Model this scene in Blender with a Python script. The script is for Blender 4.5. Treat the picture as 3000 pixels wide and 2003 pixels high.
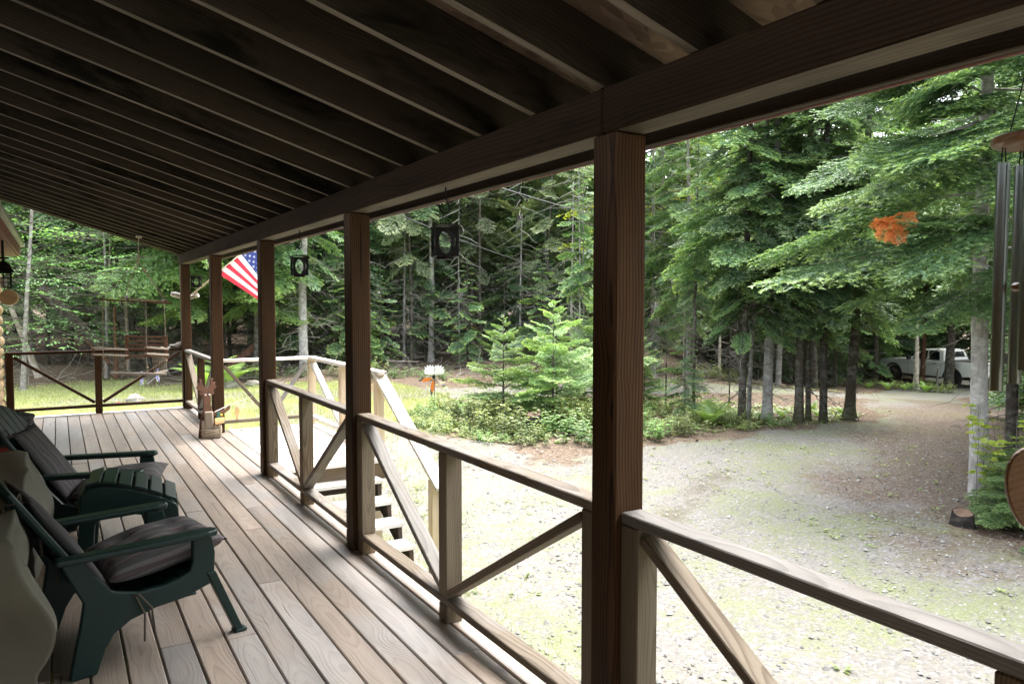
import bpy, bmesh, math, random
import numpy as np
from mathutils import Vector, Matrix, Euler

for _o in list(bpy.data.objects):
    bpy.data.objects.remove(_o)
SC = bpy.context.scene
COL = SC.collection
rad = math.radians

# ------------------------------------------------------------------ camera
cam_d = bpy.data.cameras.new('camera')
cam = bpy.data.objects.new('camera', cam_d)
COL.objects.link(cam)
cam.location = (0.0, 0.0, 1.6)
cam.rotation_euler = (rad(90 - 2.99), 0.0, rad(-30.74))
cam_d.sensor_width = 36.0
cam_d.lens = 26.84
cam_d.clip_start = 0.05
cam_d.clip_end = 600.0
SC.camera = cam

# ------------------------------------------------------------------ daylight (bright overcast)
world = bpy.data.worlds.new('World')
SC.world = world
world.use_nodes = True
wn = world.node_tree.nodes
wl = world.node_tree.links
wn.clear()
w_out = wn.new('ShaderNodeOutputWorld')
w_bg = wn.new('ShaderNodeBackground')
w_hs = wn.new('ShaderNodeHueSaturation')
w_sky = wn.new('ShaderNodeTexSky')
w_sky.sky_type = 'NISHITA'
w_sky.sun_disc = False
SUN_EL, SUN_AZ = 66.0, 70.0          # degrees; azimuth clockwise from +Y
w_sky.sun_elevation = rad(SUN_EL)
w_sky.sun_rotation = rad(SUN_AZ)
w_sky.air_density = 1.0
w_sky.dust_density = 4.0
w_hs.inputs['Saturation'].default_value = 0.35
w_bg.inputs['Strength'].default_value = 0.15
wl.new(w_sky.outputs[0], w_hs.inputs['Color'])
wl.new(w_hs.outputs[0], w_bg.inputs['Color'])
wl.new(w_bg.outputs[0], w_out.inputs['Surface'])

sun_d = bpy.data.lights.new('sun', 'SUN')
sun = bpy.data.objects.new('sun', sun_d)
COL.objects.link(sun)
sun_d.energy = 0.9
sun_d.angle = rad(75.0)
sun_d.color = (1.0, 0.97, 0.92)
_el, _az = rad(SUN_EL), rad(SUN_AZ)
_sd = Vector((math.sin(_az) * math.cos(_el), math.cos(_az) * math.cos(_el), math.sin(_el)))
sun.rotation_euler = _sd.to_track_quat('Z', 'Y').to_euler()
sun.location = (20, 5, 30)

SC.view_settings.view_transform = 'Standard'
SC.view_settings.look = 'None'
SC.view_settings.exposure = 2.92
SC.view_settings.gamma = 1.0
SC.view_settings.use_curve_mapping = False
SC.render.engine = 'CYCLES'
SC.cycles.max_bounces = 8
SC.cycles.diffuse_bounces = 5
SC.cycles.glossy_bounces = 3
SC.cycles.transmission_bounces = 6
SC.cycles.transparent_max_bounces = 8
SC.cycles.sample_clamp_indirect = 6.0
try:
    SC.cycles.use_denoising = True
    SC.cycles.denoiser = 'OPENIMAGEDENOISE'
except Exception:
    pass


# ------------------------------------------------------------------ object helpers
def tag(o, label=None, cat=None, group=None, kind=None):
    if label: o['label'] = label
    if cat: o['category'] = cat
    if group: o['group'] = group
    if kind: o['kind'] = kind
    return o


def empty(name, loc=(0, 0, 0), rz=0.0, label=None, cat=None, group=None, kind=None):
    o = bpy.data.objects.new(name, None)
    o.empty_display_size = 0.2
    COL.objects.link(o)
    o.location = loc
    o.rotation_euler = (0, 0, rz)
    return tag(o, label, cat, group, kind)


def link(name, me, mats=None, parent=None, loc=(0, 0, 0), rot=None):
    o = bpy.data.objects.new(name, me)
    COL.objects.link(o)
    if mats is not None:
        if not isinstance(mats, (list, tuple)): mats = [mats]
        if not me.materials:
            for m in mats: me.materials.append(m)
    o.location = loc
    if rot is not None: o.rotation_euler = rot
    if parent is not None: o.parent = parent
    return o


def copy_tree(o, parent=None):
    c = o.copy()
    COL.objects.link(c)
    if parent is not None: c.parent = parent
    for ch in list(o.children): copy_tree(ch, c)
    return c


def mesh_from(verts, faces, name='m', smooth=False, mat_idx=None):
    me = bpy.data.meshes.new(name)
    me.from_pydata([tuple(v) for v in verts], [], [tuple(f) for f in faces])
    if mat_idx is not None:
        me.polygons.foreach_set('material_index', mat_idx)
    if smooth:
        me.polygons.foreach_set('use_smooth', [True] * len(me.polygons))
    me.update()
    return me


def tri_mesh(T, tip=None, name='foliage', smooth=False):
    """T: (n,3,3) triangles; tip: (n,) or (n,3) value stored on the vertices as attribute 'tip'."""
    T = np.asarray(T, dtype=np.float32)
    n = len(T)
    me = bpy.data.meshes.new(name)
    me.vertices.add(n * 3)
    me.vertices.foreach_set('co', T.reshape(-1))
    me.loops.add(n * 3)
    me.loops.foreach_set('vertex_index', np.arange(n * 3, dtype=np.int32))
    me.polygons.add(n)
    me.polygons.foreach_set('loop_start', np.arange(0, n * 3, 3, dtype=np.int32))
    me.polygons.foreach_set('loop_total', np.full(n, 3, dtype=np.int32))
    if tip is not None:
        tip = np.asarray(tip, dtype=np.float32)
        if tip.ndim == 1: tip = np.repeat(tip[:, None], 3, 1)
        a = me.attributes.new('tip', 'FLOAT', 'POINT')
        a.data.foreach_set('value', tip.reshape(-1))
    me.update(calc_edges=True)
    return me


def bm_mesh(bm, name='m', smooth=False):
    me = bpy.data.meshes.new(name)
    bm.normal_update()
    bm.to_mesh(me)
    bm.free()
    if smooth: me.polygons.foreach_set('use_smooth', [True] * len(me.polygons))
    return me


_boxes = {}
def box_mesh(L, w, h, bevel=0.004, segs=1):
    k = (round(L, 3), round(w, 4), round(h, 4), bevel, segs)
    if k in _boxes: return _boxes[k]
    bm = bmesh.new()
    bmesh.ops.create_cube(bm, size=1.0)
    for v in bm.verts:
        v.co.x *= L; v.co.y *= w; v.co.z *= h
    if bevel > 0:
        bmesh.ops.bevel(bm, geom=bm.edges[:], offset=min(bevel, w * .3, h * .3), segments=segs, affect='EDGES', profile=0.6)
    _boxes[k] = bm_mesh(bm, 'box')
    return _boxes[k]


def frame(p0, p1, up=(0, 0, 1)):
    p0, p1 = Vector(p0), Vector(p1)
    x = (p1 - p0).normalized()
    u = Vector(up)
    y = u.cross(x)
    if y.length < 1e-5: y = Vector((0, 1, 0)) if abs(x.y) < .9 else Vector((1, 0, 0))
    y.normalize()
    z = x.cross(y)
    m = Matrix((x, y, z)).transposed().to_4x4()
    m.translation = (p0 + p1) / 2
    return m, (p1 - p0).length


def bar(name, p0, p1, w, h, mat, parent=None, up=(0, 0, 1), bevel=0.004, segs=1):
    """a timber from p0 to p1: local X along the grain, w across, h along 'up'."""
    m, L = frame(p0, p1, up)
    me = box_mesh(L, w, h, bevel, segs)
    key = (me.name, mat.name)
    if key not in _boxes:
        m2 = me if not me.materials else me.copy()
        if m2.materials: m2.materials.clear()
        m2.materials.append(mat)
        _boxes[key] = m2
    o = bpy.data.objects.new(name, _boxes[key])
    COL.objects.link(o)
    if parent is not None:
        o.parent = parent
        bpy_inv = parent_matrix(parent).inverted()
        o.matrix_local = bpy_inv @ m
    else:
        o.matrix_local = m
    return o


def parent_matrix(p):
    m = p.matrix_basis.copy()
    q = p.parent
    while q is not None:
        m = q.matrix_basis @ m
        q = q.parent
    return m


def world_child(o, parent):
    """o's mesh was built in world coordinates: parent it without moving it."""
    m = o.matrix_basis.copy()
    o.parent = parent
    o.matrix_local = parent_matrix(parent).inverted() @ m
    return o


class MB:
    """collects simple shapes into one mesh"""
    def __init__(self): self.v, self.f, self.mi = [], [], []
    def add(self, verts, faces, mi=0):
        n = len(self.v)
        self.v += [tuple(p) for p in verts]
        self.f += [tuple(i + n for i in f) for f in faces]
        self.mi += [mi] * len(faces)
    def tube(self, pts, r, sides=6, cap=True, mi=0):
        pts = [Vector(p) for p in pts]
        n = len(pts)
        rs = r if isinstance(r, (list, tuple)) else [r] * n
        V, F = [], []
        prev = None
        for i, p in enumerate(pts):
            d = (pts[min(i + 1, n - 1)] - pts[max(i - 1, 0)])
            if d.length < 1e-9: d = Vector((0, 0, 1))
            d.normalize()
            if prev is None:
                a = d.orthogonal().normalized()
            else:
                a = (prev - d * prev.dot(d))
                a = a.normalized() if a.length > 1e-6 else d.orthogonal().normalized()
            prev = a
            b = d.cross(a)
            for k in range(sides):
                t = 2 * math.pi * k / sides
                V.append(p + (a * math.cos(t) + b * math.sin(t)) * rs[i])
        for i in range(n - 1):
            for k in range(sides):
                k2 = (k + 1) % sides
                F.append((i * sides + k, i * sides + k2, (i + 1) * sides + k2, (i + 1) * sides + k))
        if cap:
            F.append(tuple(range(sides))[::-1])
            F.append(tuple((n - 1) * sides + k for k in range(sides)))
        self.add(V, F, mi)
    def box(self, c, s, R=None, mi=0):
        c = Vector(c)
        V = []
        for dx in (-.5, .5):
            for dy in (-.5, .5):
                for dz in (-.5, .5):
                    p = Vector((dx * s[0], dy * s[1], dz * s[2]))
                    if R is not None: p = R @ p
                    V.append(c + p)
        self.add(V, [(0, 1, 3, 2), (4, 6, 7, 5), (0, 4, 5, 1), (2, 3, 7, 6), (0, 2, 6, 4), (1, 5, 7, 3)], mi)
    def prism(self, poly, axis_vec, origin=(0, 0, 0), ux=(1, 0, 0), uy=(0, 0, 1), mi=0):
        """poly: 2-D outline in (ux,uy), extruded by axis_vec"""
        o, ux, uy, a = Vector(origin), Vector(ux), Vector(uy), Vector(axis_vec)
        n = len(poly)
        V = [o + ux * p[0] + uy * p[1] for p in poly]
        V += [p + a for p in V]
        F = [tuple(range(n))[::-1], tuple(range(n, 2 * n))]
        F += [(i, (i + 1) % n, n + (i + 1) % n, n + i) for i in range(n)]
        self.add(V, F, mi)
    def sphere(self, c, r, seg=8, rings=5, sc=(1, 1, 1), mi=0):
        V, F = [], []
        for i in range(rings + 1):
            ph = math.pi * i / rings
            for k in range(seg):
                th = 2 * math.pi * k / seg
                V.append((c[0] + r * sc[0] * math.sin(ph) * math.cos(th), c[1] + r * sc[1] * math.sin(ph) * math.sin(th), c[2] + r * sc[2] * math.cos(ph)))
        for i in range(rings):
            for k in range(seg):
                F.append((i * seg + k, (i + 1) * seg + k, (i + 1) * seg + (k + 1) % seg, i * seg + (k + 1) % seg))
        self.add(V, F, mi)
    def lathe(self, prof, c=(0, 0, 0), seg=20, mi=0, cap=True):
        V, F = [], []
        for (r, z) in prof:
            for k in range(seg):
                t = 2 * math.pi * k / seg
                V.append((c[0] + r * math.cos(t), c[1] + r * math.sin(t), c[2] + z))
        for i in range(len(prof) - 1):
            for k in range(seg):
                k2 = (k + 1) % seg
                F.append((i * seg + k, i * seg + k2, (i + 1) * seg + k2, (i + 1) * seg + k))
        if cap:
            F.append(tuple(range(seg))[::-1])
            F.append(tuple((len(prof) - 1) * seg + k for k in range(seg)))
        self.add(V, F, mi)
    def mesh(self, name='m', smooth=False, bevel=0, segs=2, weld=False):
        me = mesh_from(self.v, self.f, name, False, self.mi)
        if bevel or weld:
            bm = bmesh.new(); bm.from_mesh(me)
            bmesh.ops.remove_doubles(bm, verts=bm.verts[:], dist=1e-5)
            bmesh.ops.recalc_face_normals(bm, faces=bm.faces[:])
            if bevel:
                ed = [e for e in bm.edges if len(e.link_faces) == 2 and e.calc_face_angle(0) > 0.5]
                bmesh.ops.bevel(bm, geom=ed, offset=bevel, segments=segs, affect='EDGES', profile=0.5, clamp_overlap=True)
            bm.to_mesh(me); bm.free()
        if smooth:
            me.polygons.foreach_set('use_smooth', [True] * len(me.polygons))
            try: me.set_sharp_from_angle(angle=rad(40))
            except Exception: pass
        me.update()
        return me
    def build(self, name, mats, parent=None, smooth=False, bevel=0, segs=2, weld=False, world=False):
        o = link(name, self.mesh(name, smooth, bevel, segs, weld), mats)
        if parent is not None:
            if world: world_child(o, parent)
            else: o.parent = parent
        return o


# ------------------------------------------------------------------ materials
class NT:
    def __init__(self, name):
        self.m = bpy.data.materials.new(name)
        self.m.use_nodes = True
        self.t = self.m.node_tree
        self.t.nodes.clear()
        self.out = self.t.nodes.new('ShaderNodeOutputMaterial')
    def n(self, typ, **kw):
        nd = self.t.nodes.new(typ)
        for k, v in kw.items():
            if k in ('inp',):
                for kk, vv in v.items(): self.set(nd, kk, vv)
            else: setattr(nd, k, v)
        return nd
    def set(self, nd, k, v):
        s = nd.inputs[k]
        if hasattr(v, 'is_output') or isinstance(v, bpy.types.NodeSocket): self.t.links.new(v, s)
        else: s.default_value = v
    def math(self, op, a, b=0.0, c=None, clamp=False):
        nd = self.n('ShaderNodeMath', operation=op, use_clamp=clamp)
        self.set(nd, 0, a); self.set(nd, 1, b)
        if c is not None: self.set(nd, 2, c)
        return nd.outputs[0]
    def vmath(self, op, a, b=(0, 0, 0)):
        nd = self.n('ShaderNodeVectorMath', operation=op)
        self.set(nd, 0, a)
        if op == 'SCALE': self.set(nd, 'Scale', b)
        else: self.set(nd, 1, b)
        return nd.outputs[0]
    def noise(self, vec, scale=5, detail=3, rough=.5, dist=0.0):
        nd = self.n('ShaderNodeTexNoise')
        self.set(nd, 'Vector', vec); self.set(nd, 'Scale', scale); self.set(nd, 'Detail', detail)
        self.set(nd, 'Roughness', rough); self.set(nd, 'Distortion', dist)
        return nd.outputs[0]
    def ramp(self, fac, stops):
        nd = self.n('ShaderNodeValToRGB')
        e = nd.color_ramp.elements
        while len(e) < len(stops): e.new(.5)
        for el, (p, c) in zip(e, stops):
            el.position = p
            el.color = (c, c, c, 1) if not isinstance(c, (tuple, list)) else (*c[:3], 1)
        self.set(nd, 'Fac', fac)
        return nd.outputs[0]
    def mix(self, fac, a, b, blend='MIX'):
        nd = self.n('ShaderNodeMix', data_type='RGBA', blend_type=blend)
        self.set(nd, 0, fac)
        self.set(nd, 6, (*a, 1) if isinstance(a, tuple) and len(a) == 3 else a)
        self.set(nd, 7, (*b, 1) if isinstance(b, tuple) and len(b) == 3 else b)
        return nd.outputs[2]
    def mapr(self, v, a, b, c=0.0, d=1.0):
        nd = self.n('ShaderNodeMapRange')
        for i, x in enumerate((v, a, b, c, d)): self.set(nd, i, x)
        return nd.outputs[0]
    def coords(self, kind='Object'):
        return self.n('ShaderNodeTexCoord').outputs[kind]
    def rnd(self):
        return self.n('ShaderNodeObjectInfo').outputs['Random']
    def sep(self, v):
        return self.n('ShaderNodeSeparateXYZ', inp={0: v}).outputs
    def comb(self, x, y, z):
        return self.n('ShaderNodeCombineXYZ', inp={0: x, 1: y, 2: z}).outputs[0]
    def bsdf(self, color, rough=.7, metal=0.0, spec=.5, bump=None, bstr=.3, bdist=.01, **kw):
        b = self.n('ShaderNodeBsdfPrincipled')
        self.set(b, 'Base Color', (*color, 1) if isinstance(color, tuple) and len(color) == 3 else color)
        self.set(b, 'Roughness', rough); self.set(b, 'Metallic', metal)
        self.set(b, 'Specular IOR Level', spec)
        for k, v in kw.items(): self.set(b, k.replace('_', ' '), v)
        if bump is not None:
            bp = self.n('ShaderNodeBump')
            self.set(bp, 'Height', bump); self.set(bp, 'Strength', bstr); self.set(bp, 'Distance', bdist)
            self.t.links.new(bp.outputs[0], b.inputs['Normal'])
        self.t.links.new(b.outputs[0], self.out.inputs['Surface'])
        return self.m


def plain(name, color, rough=.6, metal=0.0, spec=.5, var=.12, scale=8.0, bstr=.0):
    m = NT(name)
    co = m.coords()
    nz = m.noise(co, scale, 4, .6)
    f = m.mapr(nz, .3, .7, 1 - var, 1 + var)
    c = m.mix(1.0, (*color, 1.0), m.comb(f, f, f), 'MULTIPLY')
    return m.bsdf(c, rough, metal, spec, bump=nz if bstr else None, bstr=bstr)


def wood(name, light, dark, ring=0.011, contrast=.6, rough=.8, stain=None, stain_amt=0.0, var=.25, knots=.5, grey=None, spec=.25, pith=.05):
    """flat-sawn timber: rings about a wandering pith under the board, fine grain, knots, blotches; local X is the grain"""
    m = NT(name)
    r = m.rnd()
    r2 = m.math('FRACT', m.math('MULTIPLY', r, 37.7))
    r3 = m.math('FRACT', m.math('MULTIPLY', r, 91.3))
    co = m.coords()
    off = m.comb(m.math('MULTIPLY', r, 60.0), m.math('MULTIPLY', r2, 7.0), m.math('MULTIPLY', r3, 7.0))
    p = m.vmath('ADD', co, off)
    x, y, z = m.sep(co)[:3]
    px = m.sep(p)[0]
    # knots: a few per board, rings swirl round them
    kv = m.n('ShaderNodeTexVoronoi', feature='F1')
    m.set(kv, 'Vector', m.vmath('MULTIPLY', p, (2.1, 5.5, 5.5))); m.set(kv, 'Scale', 1.0)
    kd = kv.outputs['Distance']
    ksel = m.math('GREATER_THAN', m.sep(kv.outputs['Color'])[0], 1.0 - .42 * knots)
    kbump = m.math('MULTIPLY', m.math('SUBTRACT', 1.0, m.math('SMOOTH_MIN', 1.0, m.math('MULTIPLY', kd, 2.6), .15), clamp=True), ksel)
    # pith wander
    wz = m.math('MULTIPLY', m.noise(m.comb(px, 0.0, 0.0), .9, 2, .5), .11)
    wy = m.math('MULTIPLY', m.math('SUBTRACT', m.noise(m.comb(px, 5.0, 1.0), .8, 2, .5), .5), .10)
    yy = m.math('ADD', m.math('ADD', y, wy), m.math('MULTIPLY', m.math('SUBTRACT', r2, .5), .12))
    zz = m.math('ADD', m.math('ADD', z, pith), wz)
    rr = m.math('SQRT', m.math('ADD', m.math('MULTIPLY', yy, yy), m.math('MULTIPLY', zz, zz)))
    warp = m.math('MULTIPLY', m.noise(m.vmath('MULTIPLY', p, (1.2, 9, 9)), 1.0, 3, .6), .012)
    rr = m.math('ADD', m.math('ADD', rr, warp), m.math('MULTIPLY', kbump, .030))
    ph = m.math('FRACT', m.math('DIVIDE', rr, ring))
    late = m.ramp(ph, [(0, .0), (.45, .15), (.82, 1.0), (.93, .9), (1.0, 0.0)])
    fine = m.noise(m.vmath('MULTIPLY', p, (5, 170, 170)), 1.0, 3, .65)
    mid = m.noise(m.vmath('MULTIPLY', p, (1.6, 22, 22)), 1.0, 3, .6)
    blot = m.noise(p, 1.7, 4, .6)
    f = m.math('MULTIPLY', late, contrast)
    f = m.math('ADD', f, m.math('MULTIPLY', m.math('SUBTRACT', fine, .5), .55))
    f = m.math('ADD', f, m.math('MULTIPLY', m.math('SUBTRACT', mid, .5), .8), clamp=True)
    col = m.mix(f, light, dark)
    if grey is not None:
        gf = m.mapr(m.math('ADD', blot, m.math('MULTIPLY', m.math('SUBTRACT', r3, .5), .5)), .38, .62)
        g2 = m.mix(m.math('MULTIPLY', f, .8), grey, tuple(c * .62 for c in grey))
        col = m.mix(gf, col, g2)
    kcore = m.math('MULTIPLY', m.mapr(kd, .05, .14, 1.0, 0.0), ksel)
    col = m.mix(m.math('MULTIPLY', kcore, .75), col, tuple(c * .35 for c in dark))
    if stain is not None:
        sf = m.mapr(m.noise(m.vmath('MULTIPLY', p, (1.0, 3.0, 3.0)), 1.3, 5, .65, .4), .52, .66, 0.0, stain_amt)
        col = m.mix(sf, col, stain)
    crk = m.noise(m.vmath('MULTIPLY', p, (.9, 55, 55)), 1.0, 2, .5, .2)
    col = m.mix(m.mapr(crk, .70, .735, 0, .8), col, tuple(c * .22 for c in dark))
    vb = m.math('MULTIPLY', m.mapr(r, 0, 1, 1 - var, 1 + var), m.mapr(m.noise(m.vmath('MULTIPLY', p, (.8, 8, 8)), 1.0, 3, .6), .3, .7, .78, 1.2))
    col = m.mix(1.0, col, m.comb(vb, vb, vb), 'MULTIPLY')
    nails = m.noise(m.vmath('MULTIPLY', p, (60, 60, 60)), 1.0, 2, .5)
    col = m.mix(m.mapr(nails, .74, .78, 0, .6), col, tuple(c * .3 for c in dark))
    h = m.math('ADD', m.math('MULTIPLY', late, .5), fine)
    return m.bsdf(col, rough, 0.0, spec, bump=h, bstr=.35, bdist=.003)


def foliage(name, dark, tipc, back=.35, var=.35, brown=None, hue_noise=True):
    m = NT(name)
    r = m.rnd()
    at = m.n('ShaderNodeAttribute', attribute_name='tip').outputs['Fac']
    co = m.coords()
    nz = m.noise(co, 1.1, 3, .6)
    base = m.mix(m.mapr(nz, .35, .65), tuple(c * .75 for c in dark), tuple(c * 1.3 for c in dark))
    col = m.mix(at, base, tipc)
    if brown is not None:
        col = m.mix(m.mapr(m.noise(co, .9, 2, .5), .68, .72), col, brown)
    vb = m.mapr(r, 0, 1, 1 - var, 1 + var)
    col = m.mix(1.0, col, m.comb(vb, vb, m.math('MULTIPLY', vb, .95)), 'MULTIPLY')
    d = m.n('ShaderNodeBsdfDiffuse', inp={'Color': col})
    g = m.n('ShaderNodeBsdfGlossy', inp={'Color': (1, 1, 1, 1), 'Roughness': .45})
    t = m.n('ShaderNodeBsdfTranslucent', inp={'Color': m.mix(1.0, col, (1.15, 1.1, .6, 1), 'MULTIPLY')})
    mx = m.n('ShaderNodeMixShader', inp={0: back, 1: d.outputs[0], 2: t.outputs[0]})
    m2 = m.n('ShaderNodeMixShader', inp={0: .05, 1: mx.outputs[0], 2: g.outputs[0]})
    m.t.links.new(m2.outputs[0], m.out.inputs['Surface'])
    return m.m


def bark(name, base, pale, moss=None, pale_amt=.5, var=.3, red=None):
    m = NT(name)
    co = m.coords()
    r = m.rnd()
    off = m.vmath('ADD', co, m.comb(m.math('MULTIPLY', r, 40), 0.0, m.math('MULTIPLY', r, 23)))
    n1 = m.noise(m.vmath('MULTIPLY', off, (16, 16, 5)), 1.0, 5, .65)
    n2 = m.noise(m.vmath('MULTIPLY', off, (5, 5, 9)), 1.0, 4, .65, .5)
    n3 = m.noise(m.vmath('MULTIPLY', off, (60, 60, 30)), 1.0, 3, .6)
    col = m.mix(m.mapr(n1, .3, .7), tuple(c * .6 for c in base), tuple(c * 1.25 for c in base))
    col = m.mix(m.math('MULTIPLY', m.mapr(n2, .48, .62), pale_amt), col, pale)
    col = m.mix(m.math('MULTIPLY', m.mapr(n3, .58, .7), .5), col, tuple(c * .35 for c in base))
    if moss is not None:
        z = m.sep(m.n('ShaderNodeTexCoord').outputs['Object'])[2]
        mf = m.math('MULTIPLY', m.mapr(m.math('ADD', z, m.math('MULTIPLY', m.noise(off, 4, 3), .8)), .15, .95, 1.0, 0.0), .7)
        col = m.mix(mf, col, moss)
    vb = m.mapr(r, 0, 1, 1 - var, 1 + var)
    col = m.mix(1.0, col, m.comb(vb, vb, vb), 'MULTIPLY')
    return m.bsdf(col, .9, 0, .2, bump=m.math('ADD', n1, m.math('MULTIPLY', n3, .4)), bstr=.8, bdist=.015)


M = {}
M['deck'] = wood('weathered_deck_wood', (.300, .245, .200), (.180, .135, .102),   .0075, .42, var=.15, grey=(.300, .275, .255), knots=.6, spec=.55, rough=.46)
M['landing'] = wood('pale_landing_wood', (.68, .63, .55), (.50, .43, .34), .010, .40, .6, var=.08, grey=(.66, .64, .61), knots=.4)
M['newrail'] = wood('pale_new_lumber', (.60, .51, .37), (.38, .25, .12), .010, .75, .7, var=.10, knots=.7)
M['rail'] = wood('weathered_rail_wood', (.19, .155, .115), (.095, .07, .046), .010, .8, .75, var=.15, grey=(.235, .222, .205), knots=.7)
M['upright'] = wood('streaked_upright_wood', (.185, .135, .082), (.075, .048, .027), .009, .85, .75, var=.15, grey=(.185, .15, .105), knots=.9)
M['post'] = wood('brown_stained_post', (.072, .037, .017), (.015, .008, .004), .013, .8, .7, var=.12, knots=.6, stain=(.03, .02, .015), stain_amt=.45, spec=.12)
M['beam'] = wood('brown_stained_beam', (.036, .021, .012), (.016, .010, .006), .014, .7, .85, var=.08, knots=.3, stain=(.012, .009, .006), stain_amt=.5, spec=.06)
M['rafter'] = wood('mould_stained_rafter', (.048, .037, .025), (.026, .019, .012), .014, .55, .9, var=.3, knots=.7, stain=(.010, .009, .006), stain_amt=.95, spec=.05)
M['dark_timber'] = wood('shaded_timber', (.06, .043, .03), (.03, .02, .014), .012, .6, .8, var=.1)
M['trunkdark'] = bark('dark_lichen_bark', (.075, .062, .05), (.24, .25, .22), (.075, .085, .03), .5)
M['trunkgray'] = bark('gray_fir_bark', (.26, .24, .22), (.48, .48, .46), None, .6)
M['trunkpale'] = bark('pale_spruce_bark', (.36, .345, .325), (.58, .57, .55), None, .6, var=.12)
M['birch'] = bark('pale_birch_bark', (.36, .31, .25), (.62, .58, .52), None, .7)
M['deadwood'] = bark('grey_dead_wood', (.20, .18, .155), (.36, .34, .31), None, .4)
M['redlog'] = bark('red_brown_rotten_log', (.09, .045, .028), (.14, .09, .06), None, .4)
M['twig'] = plain('grey_lichen_twig', (.27, .26, .225), .9, var=.35, scale=1.5)
M['twigdark'] = plain('dark_twig', (.085, .075, .062), .9, var=.35, scale=1.5)
M['fir'] = foliage('fir_needles', (.095, .185, .088), (.36, .50, .19), .38)
M['firdark'] = foliage('dark_spruce_needles', (.13, .235, .115), (.29, .42, .19), .40, brown=(.12, .075, .03))
M['firlight'] = foliage('light_hemlock_needles', (.13, .24, .085), (.36, .48, .17), .42)
M['firolive'] = foliage('olive_sparse_needles', (.19, .25, .13), (.33, .38, .21), .42)
M['sapling'] = foliage('sapling_needles', (.17, .30, .12), (.44, .56, .23), .42)
M['orange'] = foliage('dead_orange_needles', (.62, .22, .06), (.75, .32, .11), .3, var=.02)
M['leaf'] = foliage('beech_leaves', (.10, .235, .085), (.22, .40, .15), .48)
M['leafyellow'] = foliage('yellow_green_leaves', (.22, .32, .035), (.42, .48, .06), .5)
M['leafbush'] = foliage('bramble_leaves', (.13, .235, .075), (.38, .43, .17), .42)
M['leaflime'] = foliage('lime_shrub_leaves', (.25, .36, .04), (.42, .50, .08), .5)
M['fern'] = foliage('fern_fronds', (.14, .27, .06), (.30, .45, .13), .45)
M['grass'] = foliage('grass_blades', (.22, .255, .10), (.40, .42, .20), .35)
M['plastic'] = plain('dark_green_plastic', (.006, .025, .022), .40, spec=.4, var=.1, scale=30)
M['black_metal'] = plain('black_painted_metal', (.008, .007, .006), .65, spec=.2, var=.25, scale=20)
M['black'] = plain('black_rubber', (.012, .012, .013), .7, var=.2)
M['rope'] = plain('tan_rope', (.33, .27, .19), .9, var=.2, scale=40)
M['white'] = plain('white_paint', (.78, .77, .74), .5, var=.06)
M['paledrift'] = plain('bleached_driftwood', (.55, .53, .49), .8, var=.2, scale=15)
M['pink'] = plain('faded_pink_red_trim', (.15, .052, .042), .6, var=.15, scale=5)
M['greenmetal'] = plain('pale_green_drip_edge', (.27, .31, .25), .4, spec=.5, var=.1)
M['roofing'] = plain('dark_roofing', (.03, .03, .03), .8)
M['glass'] = None

def osb():
    m = NT('roof_sheathing')
    co = m.coords()
    v = m.n('ShaderNodeTexVoronoi', feature='F1'); m.set(v, 'Vector', m.vmath('MULTIPLY', co, (14, 30, 14))); m.set(v, 'Scale', 1.0); m.set(v, 'Randomness', 1.0)
    n = m.noise(co, 3.0, 5, .7)
    c = m.mix(m.sep(v.outputs['Color'])[0], (.12, .08, .056), (.22, .15, .11))
    c = m.mix(m.mapr(n, .5, .68, 0, .8), c, (.07, .05, .035))
    return m.bsdf(c, .9, 0, .2, bump=n, bstr=.4)
M['osb'] = osb()

M['nearfir'] = foliage('near_fir_needles', (.105, .200, .100), (.40, .56, .20), .40, var=.05)
M['rafteredge'] = wood('deck_lit_rafter_edge', (.17, .143, .108), (.095, .073, .052), .014, .5, .8, var=.25, knots=.3)  # lower rafter face painted lighter for light bounced off the deck
M['beamunder'] = wood('deck_lit_beam_underside', (.115, .09, .062), (.06, .045, .03), .02, .6, .8, var=.1, knots=.2, stain=(.03, .025, .018), stain_amt=.6)  # tan underside, its colour lightened to include bounce from the deck

# glass
_g = NT('lantern_glass')
_b = _g.bsdf((.75, .82, .80), .06, 0, .5)
_bn = [n for n in _g.t.nodes if n.type == 'BSDF_PRINCIPLED'][0]
_bn.inputs['Alpha'].default_value = .05
M['glass'] = _g.m


# ================================================================== TERRAIN
def ss(a, b, t):
    t = np.clip((np.asarray(t, float) - a) / (b - a), 0, 1)
    return t * t * (3 - 2 * t)


def ground_z(x, y):
    x = np.asarray(x, float); y = np.asarray(y, float)
    r = np.hypot(x, y); az = np.degrees(np.arctan2(x, y))
    z = -.92 - 1.95 * ss(17, 40, .95 * x + .2 * y) * ss(36, 50, az) * (az < 130)
    z = z + 1.2 * ss(24, 46, r) * (1 - ss(38, 50, az)) * (az > -60)
    return z


def seg_dist(x, y, pts, hw):
    """distance outside a polyline with varying half width (negative inside)"""
    best = np.full(np.shape(x), 1e9)
    for (a, b, wa, wb) in zip(pts[:-1], pts[1:], hw[:-1], hw[1:]):
        a = np.array(a, float); b = np.array(b, float); d = b - a
        t = np.clip(((x - a[0]) * d[0] + (y - a[1]) * d[1]) / (d @ d), 0, 1)
        dist = np.hypot(x - a[0] - t * d[0], y - a[1] - t * d[1]) - (wa + (wb - wa) * t)
        best = np.minimum(best, dist)
    return best


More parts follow.
